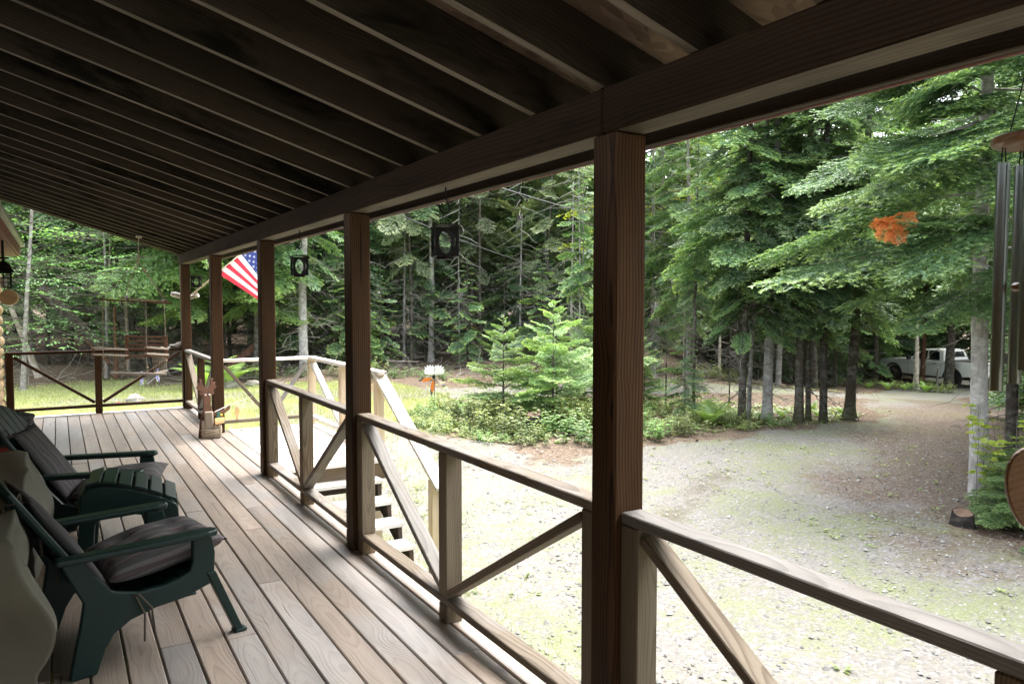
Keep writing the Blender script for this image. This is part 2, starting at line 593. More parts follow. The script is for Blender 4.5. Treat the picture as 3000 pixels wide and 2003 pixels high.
ROAD_A = [(3.5, -14), (4.5, -4), (5.3, 2.5), (6.2, 6.2), (9.5, 7.9), (13, 8.1), (16.5, 8.6), (20, 11.0), (25, 15), (33, 20.3), (46, 25)]
ROAD_AW = [3.0, 3.0, 2.9, 3.2, 2.4, 1.9, 1.9, 2.3, 2.1, 1.8, 1.8]
APRON = [(3.9, .5), (4.2, 6.0), (4.9, 9.5), (4.9, 13.0), (4.6, 18.0), (4.4, 20.5)]
APRON_W = [1.9, 2.0, 2.1, 1.4, .9, .8]
ROAD_B = [(21, 12.5), (19.0, 15.6), (15.5, 16.9), (11.5, 18.2), (8.2, 19.7), (4.5, 21.2), (0, 22)]
ROAD_BW = [2.0, 1.9, 1.6, 1.5, 1.5, 1.2, .9]


def zones(x, y):
    x = np.asarray(x, float); y = np.asarray(y, float)
    r = np.hypot(x, y); az = np.degrees(np.arctan2(x, y))
    wob = .35 * np.sin(x * 1.3 + y * .7) + .25 * np.sin(x * 2.9 - y * 2.3) + .18 * np.sin(y * 5.1 + x * 4.0)
    dA = seg_dist(x, y, ROAD_A, ROAD_AW) + wob * .6
    dB = seg_dist(x, y, ROAD_B, ROAD_BW) + wob * .5
    dC = seg_dist(x, y, APRON, APRON_W) + wob * .6
    gravel = np.maximum(1 - ss(-.7, .5, np.minimum(dA, dB + .2)), .8 * (1 - ss(-.8, .6, dC)))
    # lawn: left clearing out to the forest edge, and the strip along the porch
    edge = 24.6 + wob * .8
    lawn = (1 - ss(-.4, .5, r * np.where(az < 5, .93, 1.0) - edge)) * (az < 26) * (x < 9)
    lawn = np.maximum(lawn, .75 * (1 - ss(2.0, 4.2, x + wob * .6)) * (y < 14) * (y > -14))
    lawn = lawn * (1 - .6 * ss(11.0, 14.0, 26 - y) * ss(3.4, 4.4, x))
    # reddish needles under the firs; over the drive they also paint canopy shade
    ned = 1 - ss(-.6, 1.8, seg_dist(x, y, [(8.7, 4.2), (10.2, 5.6), (13.8, 6.9), (18, 8.4), (22, 10.5)], [.7, .9, 1.6, 2.1, 2.1]) + wob * .9)
    return gravel, lawn, ned, np.minimum(dA, dB), r, az


def build_terrain():
    def axis(lo, hi, fine_lo, fine_hi, fs, cs):
        a = list(np.arange(fine_lo, fine_hi, fs))
        v = fine_lo; s = fs
        left = []
        while v > lo:
            s = min(s * 1.12, cs); v -= s; left.append(v)
        v = a[-1]; s = fs; right = []
        while v < hi:
            s = min(s * 1.10, cs); v += s; right.append(v)
        return np.array(left[::-1] + a + right)
    X = axis(-110, 170, -1.0, 19, .17, 6.0)
    Y = axis(-90, 190, 0.5, 24, .17, 6.0)
    gx, gy = np.meshgrid(X, Y)
    rng = np.random.default_rng(3)
    gz = ground_z(gx, gy)
    gr, lw, nd, dr, r, az = zones(gx, gy)
    rough = .012 * gr + .03 * (1 - gr) * (1 - lw) + .012 * lw
    lump = np.sin(gx * 2.1 + 1.3 * np.sin(gy * 1.7)) * np.sin(gy * 2.6 + np.sin(gx * 1.9)) * .5 + rng.normal(0, .5, gx.shape)
    gz = gz + rough * lump
    forest = (1 - lw) * ss(.6, 3, dr) * ss(20, 26, r)
    gz = gz + forest * .16 * np.sin(gx * .9 + 2 * np.sin(gy * .6)) * np.sin(gy * .8)
    # shallow wheel rut
    rut = seg_dist(gx, gy, [(4.2, 5.2), (6.0, 6.6), (8.4, 8.0)], [.05, .05, .05])
    gz = gz - .035 * np.exp(-(rut / .12) ** 2)
    V = np.stack([gx, gy, gz], -1).reshape(-1, 3)
    ny, nx = gx.shape
    idx = np.arange(ny * nx).reshape(ny, nx)
    Q = np.stack([idx[:-1, :-1], idx[:-1, 1:], idx[1:, 1:], idx[1:, :-1]], -1).reshape(-1, 4)
    fc = V[Q].mean(1)
    g2, l2, n2, d2, r2, a2 = zones(fc[:, 0], fc[:, 1])
    cls = np.where((g2 > .5) & (fc[:, 0] > 2.2), 1, np.where(l2 > .5, 0, 2))
    col = np.stack([gr, lw, nd, np.exp(-(rut / .16) ** 2) * 1.0], -1).reshape(-1, 4)
    for ci, (nm, lab, cat) in enumerate((('lawn', 'patchy green lawn and mossy grass beside the log porch', 'lawn'), ('driveway', 'pale gravel drive with mossy patches curving off past the trees', 'driveway'), ('forest_floor', 'brown forest floor of dead leaves and needles under the trees', 'forest floor'))):
        q = Q[cls == ci]
        u, inv = np.unique(q.reshape(-1), return_inverse=True)
        me = bpy.data.meshes.new(nm)
        me.vertices.add(len(u)); me.vertices.foreach_set('co', V[u].astype(np.float32).reshape(-1))
        me.loops.add(len(inv)); me.loops.foreach_set('vertex_index', inv.astype(np.int32))
        me.polygons.add(len(q))
        me.polygons.foreach_set('loop_start', np.arange(0, len(inv), 4, dtype=np.int32))
        me.polygons.foreach_set('loop_total', np.full(len(q), 4, dtype=np.int32))
        me.polygons.foreach_set('use_smooth', [True] * len(q))
        a = me.attributes.new('zone', 'FLOAT_COLOR', 'POINT')
        a.data.foreach_set('color', col[u].astype(np.float32).reshape(-1))
        me.update(calc_edges=True)
        o = link(nm, me, M['ground'])
        tag(o, kind='structure')
    return


def ground_material():
    m = NT('ground_cover')
    geo = m.n('ShaderNodeNewGeometry').outputs['Position']
    at = m.n('ShaderNodeAttribute', attribute_name='zone')
    sc = m.n('ShaderNodeSeparateColor', inp={0: at.outputs['Color']})
    gr, lw, nd = sc.outputs[0], sc.outputs[1], sc.outputs[2]
    rut = at.outputs['Alpha']
    big = m.noise(geo, .55, 4, .6, .3)
    med = m.noise(geo, 2.6, 4, .65)
    fin = m.noise(geo, 16, 4, .7)
    vf = m.n('ShaderNodeTexVoronoi', feature='F1'); m.set(vf, 'Vector', geo); m.set(vf, 'Scale', 38.0)
    vcol = m.sep(vf.outputs['Color'])[0]
    # gravel: pale grey stones with tan dust
    g1 = m.mix(vcol, (.108, .105, .10), (.24, .232, .222))
    g2 = m.mix(m.mapr(fin, .35, .65), g1, (.165, .152, .132))
    gravel = m.mix(m.mapr(med, .45, .7, 0, .45), g2, (.175, .158, .130))
    # moss / thin grass over the gravel
    moss = m.mix(m.mapr(m.noise(geo, 45, 3, .7), .35, .65), (.10, .13, .05), (.205, .215, .12))
    mf = m.mapr(m.math('ADD', m.math('MULTIPLY', big, .50), m.math('MULTIPLY', m.math('ADD', med, m.math('MULTIPLY', fin, 1.3)), .30)), .575, .69, 0, .75)
    gravel = m.mix(mf, gravel, moss)
    # lawn
    lawn = m.mix(m.mapr(fin, .3, .7), (.15, .18, .065), (.29, .31, .135))
    lawn = m.mix(m.mapr(med, .5, .75, 0, .5), lawn, (.31, .29, .17))
    # litter
    lit = m.mix(vcol, (.075, .052, .036), (.20, .155, .115))
    lit = m.mix(m.mapr(fin, .55, .75, 0, .8), lit, (.055, .035, .024))
    lit = m.mix(m.mapr(med, .58, .72, 0, .55), lit, (.10, .12, .035))
    need = m.mix(fin, (.062, .036, .025), (.155, .098, .070))  # needle brown, darkened further to stand in for canopy shade
    need = m.mix(m.mapr(vcol, .72, .8, 0, .5), need, (.27, .235, .205))
    e = m.mapr(m.math('ADD', gr, m.math('MULTIPLY', m.math('SUBTRACT', med, .5), .9)), .42, .58)
    el = m.mapr(m.math('ADD', lw, m.math('MULTIPLY', m.math('SUBTRACT', med, .5), .8)), .40, .60)
    en = m.mapr(m.math('ADD', nd, m.math('MULTIPLY', m.math('SUBTRACT', m.math('ADD', m.math('MULTIPLY', med, .6), m.math('MULTIPLY', fin, .4)), .5), 1.5)), .35, .80, 0, .62)
    col = m.mix(el, lit, lawn)
    col = m.mix(e, col, gravel)
    col = m.mix(en, col, need)
    col = m.mix(m.math('MULTIPLY', m.math('MULTIPLY', rut, m.mapr(med, .4, .55)), .7), col, (.10, .085, .065))
    h = m.math('ADD', m.math('MULTIPLY', vf.outputs['Distance'], -.6), fin)
    return m.bsdf(col, .95, 0, .15, bump=h, bstr=.6, bdist=.02)


M['ground'] = ground_material()
build_terrain()

# ================================================================== PORCH
XI, PW = 1.594, .131                    # inner face of the posts, post width
PY = [-.62, 2.008, 4.671, 7.166, 9.779, 12.36]
BEAM_B, BEAM_T = 2.166, 2.318
rng = random.Random(5)

deck = empty('porch_deck', (0, 0, 0), kind='structure')
pitch, gap = .1425, .008
x1 = 1.645
edges = [x1 + pitch] + [x1 - pitch * k for k in range(0, 18)]
joints = {}
for k in range(len(edges) - 1):
    xr_, xl_ = edges[k] - gap / 2, edges[k + 1] + gap / 2
    if xl_ < -.7: break
    cuts = [(-3.2 + 1.1 * ((k * 7) % 5) * .5), None]
    ys = [-3.3]
    yv = -3.3 + 1.2 + ((k * 5) % 4) * .95
    seq = {1: [1.0, 3.05, 7.3], 2: [2.62, 6.9], 3: [-.4, 2.28, 6.1, 9.9], 4: [1.6, 5.5, 9.2], 5: [.3, 4.4, 8.1], 6: [2.05, 6.2, 10.4], 0: [.8, 5.6, 9.9]}.get(k, [rng.uniform(-.5, 1.2), rng.uniform(3.0, 5.2), rng.uniform(7.0, 9.2)])
    ys = [-3.3] + seq + [12.418]
    for a, b in zip(ys[:-1], ys[1:]):
        zt = rng.uniform(-.002, .002)
        bar('deck_plank', ((xl_ + xr_) / 2, a + .0015, -.019 + zt), ((xl_ + xr_) / 2, b - .0015, -.019 + zt), xr_ - xl_, .038, M['deck'], deck, bevel=.005)
bar('edge_board', (-.66, 12.49, -.017), (1.79, 12.49, -.017), .138, .038, M['landing'], deck)
mb = MB(); mb.box((.56, -6.3, -.02), (2.4, 5.98, .04)); mb.build('unseen_deck_extension', M['deck'], deck)  # unseen stretch added behind the camera, with the roof, to darken the near porch
bar('rim_joist', (1.755, -3.3, -.145), (1.755, 12.5, -.145), .04, .2, M['dark_timber'], deck)
bar('rim_joist', (-.62, 12.535, -.145), (1.73, 12.535, -.145), .04, .2, M['dark_timber'], deck)
for yj in np.arange(-3, 12.4, .82):
    bar('joist', (-.62, yj, -.14), (1.73, yj, -.14), .04, .19, M['dark_timber'], deck)
for yj in (0.8, 4.7, 8.6, 12.3):
    bar('pier', (1.6, yj, -1.0), (1.6, yj, -.24), .15, .15, M['dark_timber'], deck)

# posts
plabels = ['brown timber porch post behind the nearest railing bay', 'nearest and widest brown timber porch post, in the middle of the view',
           'second nearest brown porch post, between the two near railing bays', 'brown porch post at the top of the steps beside the hanging lantern',
           'brown porch post behind the carved moose figure', 'last brown porch post at the far corner of the porch']
for i, y in enumerate(PY):
    p = bar('porch_post', (XI + PW / 2, y + PW / 2, 0.001), (XI + PW / 2, y + PW / 2, BEAM_B - .002), PW, PW, M['post'], up=(1, 0, 0), bevel=.008)
    tag(p, plabels[i], 'post', 'timber posts holding up the porch roof')


def railing(name, label, p0, p1, m_rail, m_up, group, mid=True, zt=.89, posts=(True, True), end_posts=None):
    """top rail, bottom rail, uprights with short blocks below, two braces meeting at the middle foot"""
    p0, p1 = Vector(p0), Vector(p1)
    d = (p1 - p0).normalized()
    L = (p1 - p0).length
    root = empty(name, tuple(p0), 0, label, 'railing', group)
    W, T, U = .089, .038, .089
    def P(s, z): return p0 + d * s + Vector((0, 0, z))
    bar('top_rail', P(0, zt - T / 2), P(L, zt - T / 2), W - .003, T, m_rail, root)
    bar('bottom_rail', P(0, .109), P(L, .109), W - .003, T, m_rail, root)
    side = Vector((0, 0, 1)).cross(d)
    def upright(s):
        bar('upright', P(s, .1285), P(s, zt - T - .0005), U, U, m_up, root, up=tuple(d))
        bar('block', P(s, .001), P(s, .0895), U, U, m_up, root, up=tuple(d))
    if posts[0]: upright(U / 2 + .001)
    if posts[1]: upright(L - U / 2 - .001)
    c = L / 2
    if mid: upright(c)
    # braces: from the top end corners down to the middle foot
    a0 = (U + .012) if posts[0] else .03
    a1 = (L - U - .012) if posts[1] else L - .03
    cm = U / 2 if mid else .012
    z_lo, z_hi = .160, zt - T - .035
    bar('brace', P(a0, z_hi), P(c - cm - .008, z_lo), W - .012, T, m_rail, root)
    bar('brace', P(a1, z_hi), P(c + cm + .008, z_lo), W - .012, T, m_rail, root)
    return root


RX = XI + .071
grp = 'timber railings round the porch'
railing('porch_railing', 'nearest weathered railing bay, cut off at the lower right corner', (RX, PY[0] + PW + .002, 0), (RX, PY[1] - .002, 0), M['rail'], M['upright'], grp)
railing('porch_railing', 'weathered railing bay in front of the wooden steps', (RX, PY[1] + PW + .002, 0), (RX, PY[2] - .002, 0), M['rail'], M['upright'], grp)
railing('porch_railing', 'weathered railing bay beside the landing at the head of the steps', (RX, PY[2] + PW + .002, 0), (RX, PY[3] - .002, 0), M['rail'], M['upright'], grp)
railing('porch_railing', 'short weathered railing bay behind the carved moose', (RX, PY[4] + PW + .002, 0), (RX, PY[5] - .002, 0), M['rail'], M['post'], grp)
r = railing('porch_railing', 'dark end railing of the porch in front of the lawn and hanging swing', (-.635, 12.47, 0), (XI - .002, 12.47, 0), M['post'], M['post'], grp, posts=(True, False), zt=.912)

# landing and steps -------------------------------------------------
land = empty('landing_deck', (0, 0, 0), kind='structure')
for k in range(8):
    xl_ = 1.797 + .1425 * k
    bar('deck_plank', (xl_ + .067, 7.40, -.019), (xl_ + .067, 10.02, -.019), .1345, .038, M['landing'], land, bevel=.005)
bar('edge_board', (1.797, 7.352, -.018), (2.965, 7.352, -.018), .088, .036, M['landing'], land)
bar('rim_joist', (1.80, 7.375, -.125), (2.91, 7.375, -.125), .038, .17, M['upright'], land)
bar('rim_joist', (2.89, 7.396, -.125), (2.89, 9.98, -.125), .038, .17, M['dark_timber'], land)
bar('rim_joist', (1.80, 10.0, -.125), (2.91, 10.0, -.125), .038, .17, M['dark_timber'], land)
for (px_, py_) in ((2.80, 7.46), (2.80, 9.9), (1.95, 7.46)):
    bar('support_post', (px_, py_, -1.0), (px_, py_, -.21), .089, .089, M['newrail'], land, up=(1, 0, 0))

st = empty('wooden_steps', (2.3, 6.5, -.92), 0, 'open wooden steps with pale treads going down from the landing', 'steps')
treads = [(7.16, -.172), (6.904, -.328), (6.635, -.478), (6.369, -.622), (6.10, -.768)]
for (yf, z) in treads:
    bar('tread', (1.83, yf + .125, z - .019), (2.76, yf + .125, z - .019), .25, .038, M['landing'], st)
for xs in (1.84, 2.70):
    mb = MB()
    poly = []
    for (yf, z) in treads:
        poly += [(yf + .25, z - .04), (yf + .0, z - .04)]
    poly += [(6.02, -.80), (5.98, -.93), (6.2, -.95), (7.353, -.33), (7.353, -.215)]
    mb.prism(poly, (.038, 0, 0), (xs, 0, 0), (0, 1, 0), (0, 0, 1))
    world_child(link('stringer', mb.mesh('stringer', weld=True), M['dark_timber']), st)
for (y_, z_) in ((7.14, -.27), (6.88, -.42)):
    bar('cleat', (1.89, y_ + .2, z_), (2.69, y_ + .2, z_), .03, .07, M['dark_timber'], st)

hr = empty('stair_handrail', (2.85, 6.1, -.92), 0, 'sloping pale handrail beside the steps on a square foot post', 'railing', grp)
bar('rail_board', (2.86, 7.56, .868), (2.86, 6.0, -.035), .125, .038, M['landing'], hr)
bar('foot_post', (2.85, 6.14, -.95), (2.85, 6.14, .02), .092, .092, M['newrail'], hr, up=(1, 0, 0))

lr = empty('landing_railing', (2.85, 9.95, 0), 0, 'pale new lumber railing round two sides of the landing', 'railing', grp)
W, T, U = .1, .038, .089
for (py_) in (9.95, 8.66, 7.50):
    bar('upright', (2.85, py_, .001), (2.85, py_, .851), U, U, M['newrail'], lr, up=(1, 0, 0))
bar('top_rail', (2.85, 10.005, .871), (2.85, 7.40, .871), W, T, M['landing'], lr)
bar('top_rail', (XI + PW + .001, 9.955, .8725), (2.798, 9.955, .8725), W - .002, T, M['landing'], lr)
bar('bottom_rail', (2.85, 9.904, .109), (2.85, 8.706, .109), .085, T, M['landing'], lr)
bar('bottom_rail', (2.85, 8.614, .109), (2.85, 7.546, .109), .085, T, M['landing'], lr)
bar('bottom_rail', (XI + PW + .001, 9.955, .109), (2.804, 9.955, .109), .085, T, M['rail'], lr)
bar('brace', (2.85, 9.88, .80), (2.85, 8.73, .16), .075, T, M['landing'], lr)
bar('brace', (2.85, 7.56, .80), (2.85, 8.59, .16), .075, T, M['newrail'], lr)
bar('brace', (XI + PW + .03, 9.955, .81), (2.28, 9.955, .16), .075, T, M['rail'], lr)
bar('brace', (2.78, 9.955, .81), (2.33, 9.955, .16), .075, T, M['rail'], lr)

# roof ---------------------------------------------------------------
SL = -.305                              # rafter slope dz/dx
XL, XE = -3.2, 2.02
roof = empty('porch_roof', (0, 0, 0), 0, 'dark lean-to porch roof of close-set rafters over a long beam', 'roof')
def zr(x): return BEAM_T + SL * (x - XI)
nrm = Vector((-SL, 0, 1)).normalized()
RH = .185
ys_r = [2.088 + .432 * k for k in range(-12, 25)] + [12.675]
for yr in ys_r:
    mb = MB()
    x0, x1_ = XL, XE - .002
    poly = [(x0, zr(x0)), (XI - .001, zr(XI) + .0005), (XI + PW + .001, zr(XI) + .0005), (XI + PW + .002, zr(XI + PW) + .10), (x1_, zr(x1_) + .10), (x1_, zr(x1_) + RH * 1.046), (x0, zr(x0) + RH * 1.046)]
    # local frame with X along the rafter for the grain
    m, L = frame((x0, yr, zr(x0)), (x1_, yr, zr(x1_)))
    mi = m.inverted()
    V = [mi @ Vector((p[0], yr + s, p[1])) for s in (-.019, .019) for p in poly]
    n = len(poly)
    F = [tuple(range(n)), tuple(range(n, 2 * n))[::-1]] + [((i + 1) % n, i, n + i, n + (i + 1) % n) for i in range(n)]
    mi_ = [0, 0] + [1 if i_ in (0,) else 0 for i_ in range(n)]  # bottom face takes the lighter colour with painted deck bounce
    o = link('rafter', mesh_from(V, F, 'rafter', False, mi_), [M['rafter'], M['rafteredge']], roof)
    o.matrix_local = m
for k in range(7):
    y0, y1 = -3.15 + k * 2.28, -3.15 + (k + 1) * 2.28 - .004
    y1 = min(y1, 12.69)
    for j, (xa, xb) in enumerate(((XL, -1.2), (-1.196, .55), (.554, XE))):
        ca = Vector((xa, (y0 + y1) / 2, zr(xa))) + nrm * (RH + .008)
        cb = Vector((xb, (y0 + y1) / 2, zr(xb))) + nrm * (RH + .008)
        bar('roof_panel', ca, cb, y1 - y0, .013, M['osb'] if 'osb' in M else M['rafter'], roof, bevel=0)
ca = Vector((XL, 1.77, zr(XL))) + nrm * (RH + .03); cb = Vector((XE + .07, 1.77, zr(XE + .07))) + nrm * (RH + .03)
bar('roofing', ca, cb, 21.95, .02, M['roofing'], roof, bevel=0)  # runs on unseen behind the camera, lengthened to shut out light there
segs_b = [(-3.2, -.56), (-.558, 2.085), (2.088, 7.23), (7.233, 12.62)]
for a, b in segs_b:
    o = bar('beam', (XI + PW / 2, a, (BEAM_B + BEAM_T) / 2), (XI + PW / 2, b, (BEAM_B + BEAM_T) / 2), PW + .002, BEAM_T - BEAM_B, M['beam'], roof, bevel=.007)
    o.data.materials.append(M['beamunder'])  # bottom faces get the colour that holds the deck bounce
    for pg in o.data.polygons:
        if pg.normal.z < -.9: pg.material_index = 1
bar('fascia', (XE + .017, -3.2, 2.283), (XE + .017, 12.69, 2.283), .032, .135, M['dark_timber'], roof)
bar('fascia_trim', (XE + .043, -3.2, 2.284), (XE + .043, 12.695, 2.284), .016, .145, M['pink'], roof)

# log cabin wall -------------------------------------------------------
cab = empty('log_cabin', (-.72, 4.5, -.9), 0, 'pale peeled log wall of the cabin at the far left under a pink eave', 'cabin')
M['log'] = wood('pale_peeled_log', (.46, .33, .19), (.30, .19, .09), .02, .4, .55, var=.1, knots=.4)
lw_m = None
for k in range(-6, 17):
    z = .07 + .142 * k
    mb = MB()
    pts, rs = [], []
    for i in range(33):
        y = -3.4 + i * .4975
        pts.append((0, y - 4.56, 0)); rs.append(.079 + .004 * math.sin(i * 1.7 + k * 2.3) + .003 * math.sin(i * .6 + k))
    me = None
    b2 = MB(); b2.tube([(p[1], 0, 0) for p in pts], rs, 12)
    o = b2.build('log', M['log'], cab, smooth=True)
    m = Matrix.Rotation(rad(90), 4, 'Z'); m.translation = Vector((-.72 + .004 * math.sin(k * 2.1), 4.56, z))
    o.matrix_local = parent_matrix(cab).inverted() @ m
mb = MB(); mb.box((-1.6, 1.55, .7), (1.6, 21.7, 3.6)); world_child(mb.build('inner_wall', M['log']), cab)  # lengthened unseen behind the camera to cut light from the open end
mb = MB(); mb.box((-.53, 4.7, 2.302), (.22, 15.7, .13)); world_child(mb.build('eave', M['pink'], bevel=.004), cab)
mb = MB(); mb.box((-.53, 4.7, 2.228), (.17, 15.6, .012)); world_child(mb.build('soffit', M['pink'], bevel=.003), cab)
for k in range(8):
    mb = MB()
    y0 = -3.2 + k * 2.0
    mb.box((-.408, y0 + .99, 2.392), (.07, 1.97, .05)); world_child(mb.build('drip_edge', M['greenmetal'], bevel=.004), cab)
mb = MB(); mb.prism([(-.40, 2.40), (-.40, 2.42), (-3.4, 2.98), (-3.4, 2.90)], (0, 15.9, 0), (0, -3.25, 0)); world_child(mb.build('cabin_roof', M['roofing']), cab)
mb = MB(); mb.tube([(-.51, 11.15, 1.658), (-.51, 11.2, 1.658), (-.51, 11.6, 1.658)], [.094, .097, .096], 24)
o = mb.build('log_slice', M['log'], smooth=True, weld=True)
world_child(o, cab)


# ================================================================== VEGETATION
NR = np.random.default_rng


def frond(seed, n_side=22, step=.055, blade=.075, bw=.022, droop=.30, width=.44, ang=52, tipg=.35, hang=.15):
    """one flat conifer spray of unit length along +X: twigs either side, each clad in short needle tufts"""
    r = NR(seed)
    T, tip = [], []
    def axis(t): return np.array([t, 0, -droop * t ** 2 + .45 * droop * t ** 4])
    def twig(p, d, l, up, t0):
        k = max(1, int(l / step))
        side = np.cross(up, d); side /= np.linalg.norm(side) + 1e-9
        for i in range(k + 1):
            f = i / max(k, 1)
            q = p + d * (l * f) + np.array([0, 0, -hang * .6 * (l * f) ** 2 * 2])
            tv = np.clip((f - (1 - tipg)) / tipg, 0, 1) * (.45 + .55 * t0)
            dirs = [d * .8 + side * .6, d * .8 - side * .6] if i < k else [d, d * .9 + side * .45, d * .9 - side * .45]
            for bd in dirs:
                bd = bd + r.normal(0, .14, 3)
                bd /= np.linalg.norm(bd)
                L = blade * r.uniform(.7, 1.25)
                sd = np.cross(bd, up + r.normal(0, .35, 3)); sd /= np.linalg.norm(sd) + 1e-9
                w = bw * r.uniform(.8, 1.3)
                T.append([q - sd * w, q + sd * w, q + bd * L])
                tip.append([tv * .6, tv * .6, min(1, tv + .25 * (f > .6))])
    for s in (-1, 1):
        for i in range(n_side):
            t = .10 + .9 * (i + r.uniform(0, .8)) / n_side
            if t > 1: continue
            l = width * (1 - t) ** .72 * r.uniform(.75, 1.15) + .05
            l *= min(1, t / .28)
            a = math.radians(ang + r.normal(0, 8))
            d = np.array([math.cos(a), s * math.sin(a), -hang + r.normal(0, .09)])
            d /= np.linalg.norm(d)
            twig(axis(t), d, l, np.array([0, 0, 1.0]), t)
    e = axis(1) - axis(.94); e /= np.linalg.norm(e)
    twig(axis(.94), e, .10, np.array([0, 0, 1.0]), 1.0)
    return np.array(T), np.array(tip)


def frond2(seed, n_side=26, sub=.055, subl=.11, step=.016, blade=.024, bw=.005, droop=.30, width=.44, ang=52, hang=.15, tipg=.45):
    """finer spray: side twigs carry twiglets, and these carry the needles"""
    r = NR(seed)
    def axis(t): return np.array([t, 0, -droop * t ** 2 + .45 * droop * t ** 4])
    segs = []                                     # (start, dir, length, tipness)
    def unit(v): return v / (np.linalg.norm(v) + 1e-9)
    for sg in (-1, 1):
        for i in range(n_side):
            t = .08 + .92 * (i + r.uniform(0, .8)) / n_side
            if t > 1: continue
            l = (width * (1 - t) ** .72 * r.uniform(.75, 1.15) + .05) * min(1, t / .28)
            a = math.radians(ang + r.normal(0, 8))
            d = unit(np.array([math.cos(a), sg * math.sin(a), -hang + r.normal(0, .09)]))
            p0 = axis(t)
            segs.append((p0, d, l, t))
            k = int(l / sub)
            side = unit(np.cross([0, 0, 1.0], d))
            for j in range(1, k + 1):
                f = j / (k + .5)
                q = p0 + d * (l * f) - np.array([0, 0, hang * 1.2 * (l * f) ** 2])
                for s2 in (-1, 1):
                    d2 = unit(d * .75 + side * s2 * .66 + np.array([0, 0, -.10 - .5 * hang]) + r.normal(0, .10, 3))
                    segs.append((q, d2, subl * (1.15 - .75 * f) * r.uniform(.6, 1.2), .35 + .65 * max(f, t)))
    segs.append((axis(.9), unit(axis(1) - axis(.93)), .13, 1.0))
    P, D, LN_, TP = [], [], [], []
    for (p0, d, l, t0) in segs:
        k = max(2, int(l / step))
        f = (np.arange(k) + .5) / k
        P.append(p0 + d * (l * f)[:, None]); D.append(np.repeat(d[None], k, 0)); TP.append(np.clip((f - (1 - tipg)) / tipg, 0, 1) * t0)
        P.append((p0 + d * l)[None]); D.append(d[None]); TP.append(np.array([t0]))
    P, D, TP = np.concatenate(P), np.concatenate(D), np.concatenate(TP)
    n = len(P)
    S = np.cross(np.array([0, 0, 1.0]), D); S /= np.linalg.norm(S, axis=1)[:, None] + 1e-9
    out, tp = [], []
    for s2 in (-1, 1):
        B = D * .72 + S * (s2 * .7) + r.normal(0, .16, (n, 3)); B /= np.linalg.norm(B, axis=1)[:, None]
        W = np.cross(B, np.array([0, 0, 1.0]) + r.normal(0, .5, (n, 3))); W /= np.linalg.norm(W, axis=1)[:, None] + 1e-9
        L = blade * r.uniform(.7, 1.25, n)[:, None]; w = bw * r.uniform(.8, 1.3, n)[:, None]
        out.append(np.stack([P - W * w, P + W * w, P + B * L], 1)); tp.append(np.stack([TP * .7, TP * .7, np.clip(TP + .1, 0, 1)], 1))
    return np.concatenate(out), np.concatenate(tp)


FROND_HI = [frond2(100 + i, 27, .052, .115, .0135, .0215, .0052, droop=.26 + .08 * (i % 3)) for i in range(4)]
FROND_FINE = [frond2(150 + i, 19, .085, .13, .027, .042, .0100, droop=.22 + .10 * (i % 4)) for i in range(5)]
FROND_MID = [frond(200 + i, 20, .055, .080, .021, droop=.22 + .12 * (i % 4)) for i in range(6)]
FROND_LO = [frond(300 + i, 17, .062, .085, .023, droop=.25 + .12 * (i % 3)) for i in range(4)]
FROND_HEM = [frond2(400 + i, 19, .085, .13, .027, .038, .0105, droop=.55, width=.5, ang=48, tipg=.65, hang=.40) for i in range(4)]
FROND_SAP = [frond2(500 + i, 12, .10, .13, .035, .052, .0105, droop=-.02, width=.46, ang=46, tipg=.55, hang=.02) for i in range(4)]
FROND_THIN = [frond(600 + i, 12, .07, .060, .015, droop=.35, width=.38, tipg=.2) for i in range(4)]


def place(fr, L, pos, az, pitch, roll=0.0, r=None):
    T, tip = fr
    ca, sa = math.cos(az), math.sin(az)
    cp, sp = math.cos(pitch), math.sin(pitch)
    cr, sr = math.cos(roll), math.sin(roll)
    Rr = np.array([[1, 0, 0], [0, cr, -sr], [0, sr, cr]])
    Rp = np.array([[cp, 0, -sp], [0, 1, 0], [sp, 0, cp]])
    Rz = np.array([[ca, -sa, 0], [sa, ca, 0], [0, 0, 1]])
    R = Rz @ Rp @ Rr
    return (T * L) @ R.T + np.asarray(pos)


def twig_tris(p, d, L, r0, rng, kinks=3, sag=.15):
    """thin three-sided twig as triangles, with a kink or two"""
    pts = [np.array(p, float)]
    d = np.array(d, float); d /= np.linalg.norm(d)
    for k in range(kinks):
        d2 = d + rng.normal(0, .16, 3); d2[2] -= sag * k / kinks
        d2 /= np.linalg.norm(d2)
        pts.append(pts[-1] + d2 * L / kinks)
    out = []
    for k in range(kinks):
        a, b = pts[k], pts[k + 1]
        ra, rb = r0 * (1 - k / kinks) + .0012, r0 * (1 - (k + 1) / kinks) + .0012
        ax = (b - a) / (np.linalg.norm(b - a) + 1e-9)
        u = np.cross(ax, [0, 0, 1.0]); u /= np.linalg.norm(u) + 1e-9
        v = np.cross(ax, u)
        ring = [u, -.5 * u + .87 * v, -.5 * u - .87 * v]
        for i in range(3):
            j = (i + 1) % 3
            out.append([a + ring[i] * ra, a + ring[j] * ra, b + ring[j] * rb])
            out.append([a + ring[i] * ra, b + ring[j] * rb, b + ring[i] * rb])
    return out, pts


